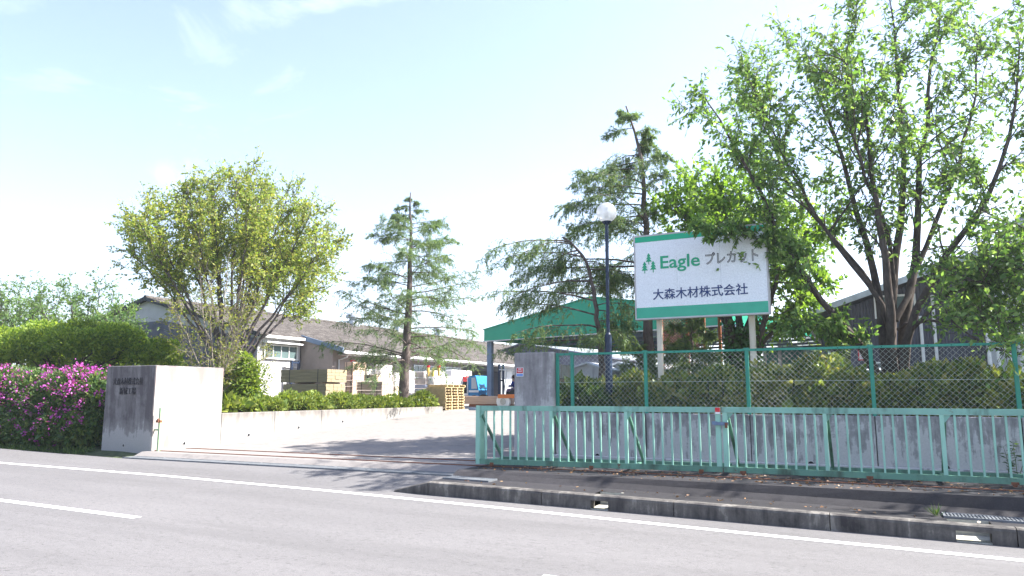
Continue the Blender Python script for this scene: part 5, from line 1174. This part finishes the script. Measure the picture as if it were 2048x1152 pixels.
# ================================================================== TREES AND SHRUBS
def L3(pts, Y0, Y1):
    """photograph points -> 3-D limb whose distance from the road runs from Y0 to Y1"""
    n = len(pts); return [PY(x, y, Y0+(Y1-Y0)*i/(n-1)) for i, (x, y) in enumerate(pts)]
def vase(base, z_fork, n, spread, top, seed, r0=0.09, zlow=0.55, squash=1.0):
    """n stems fanning out of a fork to a domed crown"""
    rng = np.random.default_rng(seed); out = []; b = np.array(base, float)
    for i in range(n):
        az = 2*math.pi*i*0.618034+rng.normal(0, 0.15); q = math.sqrt((i+0.35)/n); r = spread*q
        zt = top-(top-b[2])*(1-zlow)*q**2.2*rng.uniform(0.7, 1.1); e = b+np.array([math.cos(az)*r, math.sin(az)*r*squash, zt-b[2]])
        f = b+np.array([math.cos(az)*0.1, math.sin(az)*0.1, (z_fork-b[2])*rng.uniform(0.8, 1.3)]); k1 = f+(e-f)*0.35+np.array([math.cos(az)*r*0.05, math.sin(az)*r*0.05, (zt-f[2])*0.05])
        out.append(([b+np.array([0, 0, 0.02*i]), f, k1, e], r0*rng.uniform(0.8, 1.1), 0.012))
    return out

# zelkova behind the lettered block
zb = PY(455, 800, 19.2); zb[2] = 1.05; ztop = PY(430, 345, 19.6)[2]
zl = vase(zb, 2.5, 24, 3.75, ztop-0.7, 11, 0.075, 0.60)
zl.append(([zb-np.array([0, 0, 0.1]), zb+np.array([0, 0, 1.6])], 0.22, 0.17))
limb_tree('zelkova_tree', 'vase shaped tree with yellow green spring leaves behind the lettered block', zb, zl, 21, barkmat('zelkova_bark', (0.05, 0.04, 0.045), (0.15, 0.13, 0.13)), M['l_zelk'],
          n1=19, L1=(0.8, 1.9), n2=15, L2=(0.3, 0.75), nleaf=16, leaf=(0.088, 0.046), droop=0.12, up=0.06, t0=0.56, ang=0.62)
sb = PY(428, 800, 17.4); sb[2] = 1.15
limb_tree('young_tree', 'sparse pale twigged young tree just behind the concrete block', sb, vase(sb, 1.9, 11, 2.0, PY(430, 480, 17.4)[2]-0.5, 5, 0.024, 0.35), 31, M['bark_pale'], M['l_sparse'],
          n1=12, L1=(0.6, 1.3), n2=7, L2=(0.3, 0.65), nleaf=8, leaf=(0.07, 0.036), droop=0.1, up=0.03, t0=0.15, ang=0.7)

# cedars
LT = lambda D, wx: wx
def lat(dx, dy): return dx*_rt[0]+dy*_rt[1]
lc = L3([(806, 806), (812, 700), (818, 600), (822, 480), (821, 385)], 25.2, 25.2); lc[0][2] = 1.05
cedar('cedar_tree', 'dark layered conifer with open branches in front of the workshop', lc, (0.23, 0.02), 41, 84, lambda t, dx, dy: 0 if t < 0.2 else min(3.9*(1-t)**0.62, 7.0*(1-t)+0.03)*(1+0.08*lat(dx, dy)), (0.0, 0.0), dens=1.9, needle=(0.085, 0.014), drop=-0.07)
c2 = L3([(1300, 800), (1297, 700), (1295, 560), (1290, 430), (1286, 340), (1272, 270), (1252, 212)], 19.2, 19.2); c2[0][2] = 1.2
cedar('cedar_tree', 'tall windswept conifer rising behind the lamp and company sign', c2, (0.17, 0.02), 43, 66, lambda t, dx, dy: 0 if t < 0.38 else min(2.7*(1-t)**0.45, 7*(1-t)+0.1)*(1-0.40*lat(dx, dy)), (-0.06, -0.025), dens=1.9, needle=(0.085, 0.014))
c1 = L3([(1206, 800), (1203, 720), (1196, 640), (1186, 565), (1172, 520), (1150, 488), (1125, 474)], 17.9, 17.6); c1[0][2] = 1.2
cedar('cedar_tree', 'small bent conifer left of the lamp with branches swept to the left', c1, (0.10, 0.025), 47, 34, lambda t, dx, dy: 0 if t < 0.36 else 1.75*(1-0.35*lat(dx, dy))*(1.0 if t < 0.9 else 0.9), (-0.06, -0.02), dens=1.5, needle=(0.095, 0.014), drop=-0.15)
c4 = [PY(1385, 800, 20.3), PY(1382, 640, 20.3)]; c4[0][2] = 1.1
cedar('cedar_tree', 'low feathery conifer under the sign in front of the rusty cage', c4, (0.06, 0.015), 49, 34, lambda t, dx, dy: 1.1*(1-0.5*t)+0.1, dens=1.0, drop=-0.12)
c5 = [PY(1278, 800, 18.6), PY(1280, 688, 18.6)]; c5[0][2] = 1.2
cedar('cedar_tree', 'small bright conifer bush between lamp and left sign post', c5, (0.04, 0.012), 51, 20, lambda t, dx, dy: 0.62*(1-0.5*t)+0.1, dens=1.1, drop=-0.08)

# bright tree behind the company sign
mb_ = PY(1475, 800, 19.8); mb_[2] = 1.15
ml = [(L3([(1472, 800), (1462, 700), (1445, 600), (1410, 500), (1370, 430)], 19.8, 18.9), 0.12, 0.015), (L3([(1478, 800), (1480, 690), (1480, 580), (1462, 470), (1450, 385)], 19.8, 20.0), 0.13, 0.015),
      (L3([(1482, 800), (1508, 700), (1540, 610), (1560, 530), (1575, 450)], 19.8, 19.3), 0.12, 0.015), (L3([(1484, 800), (1510, 720), (1560, 640), (1620, 590), (1650, 560)], 19.8, 20.6), 0.09, 0.012, 0.6),
      (L3([(1474, 790), (1450, 640), (1400, 560), (1350, 500)], 19.8, 20.8), 0.09, 0.012), (L3([(1480, 790), (1500, 640), (1520, 520), (1500, 400)], 19.8, 21.3), 0.1, 0.012), 
      (L3([(1476, 700), (1440, 560), (1400, 450), (1345, 410)], 19.8, 19.2), 0.06, 0.012), (L3([(1482, 700), (1520, 560), (1590, 480), (1640, 440)], 19.8, 20.4), 0.06, 0.012), (L3([(1478, 700), (1470, 540), (1430, 430), (1400, 380)], 19.8, 20.6), 0.06, 0.012)]
limb_tree('leafy_tree', 'bright green multi stemmed leafy tree behind the company sign', mb_, ml, 61, M['bark'], M['l_bright'], n1=19, L1=(1.1, 2.3), n2=13, L2=(0.4, 0.9), nleaf=17, leaf=(0.115, 0.06), droop=0.4, t0=0.4)

# big cherry tree
cb = PY(1785, 800, 17.4); cb[2] = 1.2
cl = [(L3([(1778, 800), (1772, 740), (1764, 640), (1755, 560), (1735, 480), (1705, 390), (1672, 290), (1640, 190), (1610, 110)], 17.4, 18.2), 0.109, 0.012),
      (L3([(1784, 800), (1778, 735), (1779, 640), (1780, 560), (1768, 480), (1748, 390), (1738, 250), (1725, 120)], 17.4, 16.6), 0.118, 0.012),
      (L3([(1786, 800), (1782, 735), (1784, 620), (1788, 520), (1808, 400), (1804, 250), (1792, 70), (1780, 0)], 17.4, 17.8), 0.118, 0.012),
      (L3([(1790, 800), (1795, 735), (1816, 650), (1828, 560), (1832, 450), (1848, 250), (1872, 90), (1880, 0)], 17.4, 18.6), 0.118, 0.012),
      (L3([(1796, 800), (1805, 730), (1838, 600), (1900, 500), (1960, 425), (2015, 320), (2038, 180), (2040, 80)], 17.4, 16.4), 0.101, 0.012),
      (L3([(1780, 795), (1745, 715), (1700, 662), (1650, 610), (1605, 560), (1570, 495), (1530, 403), (1480, 306), (1437, 233), (1405, 190)], 17.4, 15.25), 0.092, 0.012, 0.72),
      (L3([(1778, 790), (1740, 712), (1690, 660), (1640, 642), (1590, 655)], 17.4, 16.2), 0.050, 0.010, 0.5),
      (L3([(1700, 662), (1620, 570), (1561, 488), (1506, 474), (1460, 462), (1405, 452)], 16.6, 15.0), 0.025, 0.007, 0.36),
      (L3([(1779, 660), (1770, 600), (1690, 520), (1630, 430), (1560, 290), (1500, 160)], 17.4, 17.0), 0.059, 0.010),
      (L3([(1790, 640), (1830, 560), (1880, 430), (1930, 300), (1960, 150), (1950, 50)], 17.4, 19.3), 0.067, 0.010),
      (L3([(1800, 700), (1850, 620), (1930, 570), (2000, 560), (2060, 520)], 17.4, 15.6), 0.050, 0.010),
      (L3([(1782, 640), (1740, 560), (1660, 470), (1590, 400), (1530, 270), (1490, 140)], 17.5, 19.4), 0.050, 0.010),
      (L3([(1796, 660), (1870, 640), (1940, 640), (2010, 620)], 17.4, 16.2), 0.038, 0.010),
      (L3([(1786, 560), (1770, 420), (1700, 300), (1690, 150), (1700, 60)], 17.4, 15.6), 0.050, 0.010)]
limb_tree('cherry_tree', 'large dark green cherry tree with several stems right of the sign', cb, cl, 71, M['bark'], M['l_cherry'], n1=20, L1=(0.9, 2.2), n2=15, L2=(0.35, 0.85), nleaf=13, leaf=(0.105, 0.046), droop=0.55, t0=0.34, ang=0.7)
eb = np.array([6.2, 16.9, 1.2])
el = vase(eb, 2.4, 11, 3.9, 8.3, 77, 0.09, 0.35)
el += [([eb+np.array([0, 0, 0.6]), np.array([5.2, 16.4, 2.6]), PY(2048, 708, 15.6), PY(1990, 700, 15.4), PY(1950, 686, 15.3), PY(1900, 640, 15.2)], 0.07, 0.01),
       ([eb+np.array([0, 0, 1.0]), PY(2060, 600, 16.2), PY(1990, 560, 15.8), PY(1930, 560, 15.5)], 0.05, 0.01), ([eb+np.array([0, 0, 1.4]), PY(2080, 500, 17), PY(2010, 440, 16.6), PY(1960, 420, 16.4)], 0.05, 0.01)]
limb_tree('cherry_tree', 'second leafy tree standing outside the right edge, branches reaching in', eb, el, 73, M['bark'], M['l_cherry'], n1=14, L1=(0.9, 1.9), n2=9, L2=(0.4, 0.85), nleaf=9, leaf=(0.115, 0.052), droop=0.55, t0=0.35)

# left background: leafy trees, broad spreading tree
for i, (px, pyt, Y, sp, lab) in enumerate(((15, 545, 23.5, 2.9, 'pale green leafy tree at the left edge behind the broad low tree'), (95, 560, 25.0, 2.9, 'pale green leafy tree second from the left edge'), (172, 556, 23.0, 2.6, 'pale green leafy tree with one tall bare topped shoot'), (-70, 560, 25.0, 3.2, 'pale green leafy tree mostly outside the left edge'), (228, 612, 22.0, 1.7, 'small pale green tree nearest the grey workshop gable'))):
    q = PY(px, 700, Y); q[2] = 1.0; tp = PY(px, pyt, Y)[2]
    limb_tree('leafy_tree', lab, q, vase(q, 2.6, 10, sp, tp-0.45, 80+i, 0.07, 0.55), 90+i, M['bark'], M['l_pale'], n1=12, L1=(0.9, 1.8), n2=8, L2=(0.4, 0.8), nleaf=10, leaf=(0.12, 0.06), droop=0.3, t0=0.35, group='leafy trees at the left')
qb = PY(130, 735, 18.2); qb[2] = 0.95
rng = np.random.default_rng(5); lim = []
for i in range(11):
    az = i*2.4; r = rng.uniform(2.0, 4.2); e = qb+np.array([math.cos(az)*r*1.15, math.sin(az)*r*0.65, rng.uniform(2.7, 3.3)-0.10*r]); lim.append(([qb, qb+np.array([math.cos(az)*0.15, math.sin(az)*0.15, 1.2]), qb+(e-qb)*np.array([0.5, 0.5, 0.72]), e], 0.08, 0.015))
t = thing('spreading_tree', 'broad low flat topped tree with yellow green top behind the azaleas', 'tree', qb)
W = []; Kk = 10; LP = np.stack([smoothline(l[0], Kk, rng, 0.03) for l in lim]); LR = np.stack([np.linspace(l[1], l[2], Kk+1) for l in lim]); W.append(tubes(LP, LR, 7))
p, d, tt, r = spawn(LP, LR, 9, rng, 0.35, 1.0, 0.7, 0.2); bp, br = grow(p, d, rng.uniform(0.5, 1.2, len(p)), np.full(len(p), 0.012), 4, rng, 0.2, (0, 0, 0.05), 0.3); W.append(tubes(bp, br, 4))
V, Q = join(W); obj('trunk', npmesh('trunk', V, Q, qb), M['bark'], t)
cs_ = []
for i in range(26):
    az = i*2.399; q = math.sqrt((i+0.5)/26); rr = 4.3*q; cs_.append(((qb[0]+math.cos(az)*rr*1.15, qb[1]+math.sin(az)*rr*0.62, qb[2]+3.05-0.75*q*q+rng.uniform(-0.15, 0.15)-(0.35 if i % 4 == 0 else 0)), (1.15, 1.0, 0.52)))
V, Q = join([blobs(cs_, rng, 52000, 0.10, 0.05, 0.5, 0.3, 0.2)]+[leaves(np.array(c)+norm(rng.normal(0, 1, (160, 3)))*np.array(r_)*0.6, rng.normal(0, 1, (160, 3)), rng, 0.2, 0.12) for c, r_ in cs_]); obj('crown', npmesh('crown', V, Q, qb), M['l_spread'], t, kind='stuff')

# azalea hedge with magenta blossom along the road
AZ = []; rng = np.random.default_rng(12)
for i, x in enumerate(np.arange(-30.05, -18.9, 0.85)):
    gz = max(0.36, rz(x)); AZ.append(((x, 13.75+rng.uniform(-0.1, 0.1), gz+1.15+rng.uniform(-0.08, 0.08)), (0.95, 0.95, 0.98)))
    AZ.append(((x+0.1, 13.25+rng.uniform(-0.08, 0.08), gz+0.5), (0.8, 0.72, 0.55)))
def azbloom(rng):
    P = []; A = []
    for c, r in AZ:
        if r[2] < 0.7: k = 10
        else: k = 46
        u = norm(rng.normal(0, 1, (k*3, 3))); u[:, 1] = -np.abs(u[:, 1])*0.9; u = norm(u); keep = (u[:, 2] > -0.35+0.45*np.sin(c[0]*2.3)*rng.random(len(u))) & (rng.random(len(u)) < 0.25+0.75*(np.sin(c[0]*1.7+u[:, 2]*4+u[:, 0]*3)*0.5+0.5)); u = u[keep]
        cl_ = np.array(c)+u*np.array(r)*rng.uniform(0.98, 1.09, (len(u), 1))
        for q, n_ in zip(cl_, u):
            m_ = rng.integers(5, 13); P.append(q+rng.normal(0, 0.055, (m_, 3))); A.append(norm(n_+rng.normal(0, 0.7, (m_, 3))))
    return leaves(np.concatenate(P), np.concatenate(A), rng, 0.055, 0.055, 0.2, 0.3)
shrub('azalea_hedge', 'long azalea hedge with magenta blossom along the road, left of the block', AZ, 13, M['l_azalea'], 75000, 0.07, 0.032, 'hedge', None, 60, 0.3, 0.3, 0.18, azbloom, 0.85)

# planter shrubs on the left retaining wall
PS = [(470, 'clipped light green shrub next to the concrete block'), (525, 'light green shrub in front of the olive timber, leftmost'), (575, 'light green shrub below the left end of the olive timber'), (625, 'light green shrub below the middle of the olive timber'), (675, 'light green shrub below the pale board ends'), (718, 'light green shrub below the wide grey brown bundle'), (757, 'light green shrub with bare twigs left of the conifer trunk'), (786, 'light green shrub touching the conifer trunk'), (845, 'yellowish shrub between the conifer and the pallets')]
for i, (px, lab) in enumerate(PS):
    q = PX(px, 800, -16.85); y = q[1]; pr_ = random.Random(i*7+1); hh_ = pr_.uniform(0.26, 0.37)+(0.18 if px == 845 else 0)
    shrub('planter_shrub', lab, [((-16.85, y, 1.30+hh_*0.55), (0.42, pr_.uniform(0.5, 0.75), hh_)), ((-16.62, y+pr_.uniform(0.3, 0.7), 1.36), (0.3, 0.4, hh_*0.8)), ((-16.95, y-pr_.uniform(0.3, 0.7), 1.38), (0.35, 0.42, hh_*0.85))], 200+i, M['l_planter'], 2100, 0.085, 0.04, 'shrub', 'shrubs on the left retaining wall', 26, 0.6, 0.55, 0.35)
q = PY(500, 742, 18.4); shrub('bushy_shrub', 'dense mid green bush below the vase shaped tree', [((q[0]-0.1, 18.4, 2.0), (0.55, 0.6, 0.7)), ((q[0]-0.6, 18.5, 1.7), (0.55, 0.6, 0.6)), ((q[0]-0.1, 18.3, 2.7), (0.3, 0.35, 0.5))], 230, M['l_spread'], 3600, 0.09, 0.042, 'shrub', None, 20, 0.3, 0.7, 0.5)
# shrubs behind the chain link fence
BS = [(1160, 748, 0.62, 'l_azalea', 'dark evergreen shrub between pillar and lamp post'), (1225, 758, 0.55, 'l_shrub', 'brownish green shrub round the foot of the lamp post'), (1285, 742, 0.62, 'l_shrub', 'yellowish shrub just left of the left sign post'), (1362, 738, 0.7, 'l_shrub', 'rounded shrub just right of the left sign post'), (1432, 732, 0.72, 'l_shrub', 'rounded shrub under the middle of the sign'), (1545, 736, 0.75, 'l_shrub', 'brownish shrub right of the right sign post'), (1622, 722, 0.78, 'l_shrub', 'dense shrub between right sign post and third fence post'), (1700, 736, 0.72, 'l_shrub', 'dense shrub just left of the cherry trunk'), (1800, 742, 0.72, 'l_shrub', 'dense shrub covering the foot of the cherry trunk'), (1880, 722, 0.8, 'l_shrub', 'tall dense shrub right of the cherry trunk'), (1960, 718, 0.82, 'l_shrub', 'tall dense shrub left of the last fence post'), (2035, 736, 0.8, 'l_shrub', 'dense shrub at the right edge behind the fence')]
for i, (px, pt, r_, mt, lab) in enumerate(BS):
    Y = 16.15 if px not in (1225, 1285) else 16.7; q = PY(px, 780, Y); top = PY(px, pt, Y)[2]; h = (top-1.25)/2
    shrub('hedge_shrub', lab, [((q[0], Y+0.1, 1.25+h), (r_*0.85, 0.6, h)), ((q[0]-r_*0.55, Y-0.1, 1.2+h*0.75), (r_*0.7, 0.55, h*0.85)), ((q[0]+r_*0.55, Y, 1.2+h*0.7), (r_*0.7, 0.55, h*0.82))], 300+i, M[mt], 5200, 0.10, 0.05, 'shrub', 'shrubs behind the chain link fence', 30, 0.4, 0.7, 0.5)
# ivy on the stems behind the sign
rng = np.random.default_rng(33); P = []
for px, y0, y1 in ((1462, 800, 640), (1478, 800, 650), (1505, 790, 660)):
    for k in range(700): t_ = rng.random(); q = PY(px+rng.normal(0, 9), y0+(y1-y0)*t_, 19.7); q[1] += rng.normal(-0.1, 0.15); P.append(q)
P = np.array(P); b0_ = np.array(PY(1475, 800, 19.7)); iv = thing('ivy', 'ivy climbing the stems of the bright tree behind the sign', 'ivy', b0_); V, Q = leaves(P, rng.normal(0, 1, P.shape)+np.array([0, -0.5, -0.5]), rng, 0.10, 0.085); obj('foliage', npmesh('foliage', V, Q, b0_), M['l_ivy'], iv, kind='stuff')
# far greenery below the hill
q = PY(1650, 725, 60); shrub('far_bush', 'yellowish bushes in front of the wooded hill', [((q[0]-2.5, 62, 2.2), (2.4, 2, 2.4)), ((q[0], 63, 2.7), (2.6, 2, 2.8)), ((q[0]+2.4, 61, 2.4), (2.2, 2, 2.8)), ((q[0]+4.6, 60, 3.4), (2.2, 2, 3.4))], 400, M['l_planter'], 9000, 0.28, 0.16)
# weed by the wall, tuft at the kerb, litter
def stalk_weed(name, label, base, h, n, mat, seed):
    rng = np.random.default_rng(seed); b = np.array(base, float); t = thing(name, label, 'weed', b)
    Pn = b+rng.normal(0, 0.03, (n, 3))*np.array([1, 1, 0]); D = norm(rng.normal(0, 0.10, (n, 3))+np.array([0, 0, 1])); bp, br = grow(Pn, D, rng.uniform(0.6, 1, n)*h, np.full(n, 0.006), 6, rng, 0.05, (0, 0, 0), 0.4)
    V, Q = tubes(bp, br, 4); obj('stem', npmesh('stem', V, Q, b), M['l_azalea'], t)
    tt = rng.uniform(0.15, 1, (n, 26)); lp, ld = along(bp, tt); lp = lp.reshape(-1, 3); V, Q = leaves(lp, norm(rng.normal(0, 0.8, lp.shape)*np.array([1, 1, 0.2])+np.array([0, 0, 0.1])), rng, 0.085, 0.02); obj('leaf', npmesh('leaf', V, Q, b), mat, t, kind='stuff')
stalk_weed('tall_weed', 'tall narrow leaved weed against the stained wall at the right', (PY(2024, 940, 14.6)[0], 14.62, 0.45), 0.62, 4, M['l_azalea'], 3)
rng = np.random.default_rng(8); q = PZ(1872, 1030, 0.19); base = np.array([q[0], q[1], rz(q[0])+0.19]); P = base+rng.normal(0, 0.02, (46, 3))*np.array([1, 1, 0]); V, Q = leaves(P, norm(rng.normal(0, 0.45, P.shape)*np.array([1, 1, 0])+np.array([0, 0, 0.8])), rng, 0.13, 0.009, 0.3)
single('grass_tuft', MB().add(V, [tuple(x) for x in Q]), M['l_azalea'], 'small grass tuft growing behind the kerb at the right', 'grass tuft', base)
P = []
for k in range(800): P.append((rng.uniform(-6.8, 6), 12.25+abs(rng.normal(0, 0.9))**1.0+rng.uniform(0, 0.4), 0))
for k in range(110): P.append((rng.uniform(-6.8, 6), rng.normal(11.7, 0.25), 0))
P = np.array(P); P = P[(P[:, 1] < 14.7) & ((P[:, 1] > 12.22) | ((P[:, 1] < 11.93) & (P[:, 1] > 11.15)))]; P[:, 2] = np.where(P[:, 1] > 12, 0.414, -SL*P[:, 0]+0.197)
V, Q = leaves(P, rng.normal(0, 1, P.shape)*np.array([1, 1, 0.12]), rng, 0.055, 0.03, 0.3, 0.1); obj('fallen_leaves', npmesh('fallen_leaves', V, Q), M['l_dry'], None, kind='stuff')
# grass fringe along the foot of the azalea hedge
P = np.stack([rng.uniform(-30, -17.9, 5200), rng.normal(12.62, 0.16, 5200), np.zeros(5200)], 1); P[:, 2] = [ground_z(x, y) for x, y in P[:, :2]]
V, Q = leaves(P, norm(rng.normal(0, 0.5, P.shape)+np.array([0, -0.2, 0.7])), rng, 0.12, 0.014, 0.35); obj('grass', npmesh('grass', V, Q), M['l_azalea'], None, kind='stuff')

# ------------------------------------------------------------------ the air: even haze round everything
hz = bpy.data.materials.new('haze'); hz.use_nodes = True; hn = hz.node_tree.nodes; hn.clear()
ho = hn.new('ShaderNodeOutputMaterial'); hv = hn.new('ShaderNodeVolumePrincipled'); hv.inputs['Density'].default_value = 0.0007
hv.inputs['Color'].default_value = (0.86, 0.93, 1.0, 1); hv.inputs['Anisotropy'].default_value = 0.3
hz.node_tree.links.new(hv.outputs[0], ho.inputs['Volume'])
obj('haze', MB().box((-1680, -1680, -3.6), (1680, 1680, 135)), hz, None, kind='stuff')
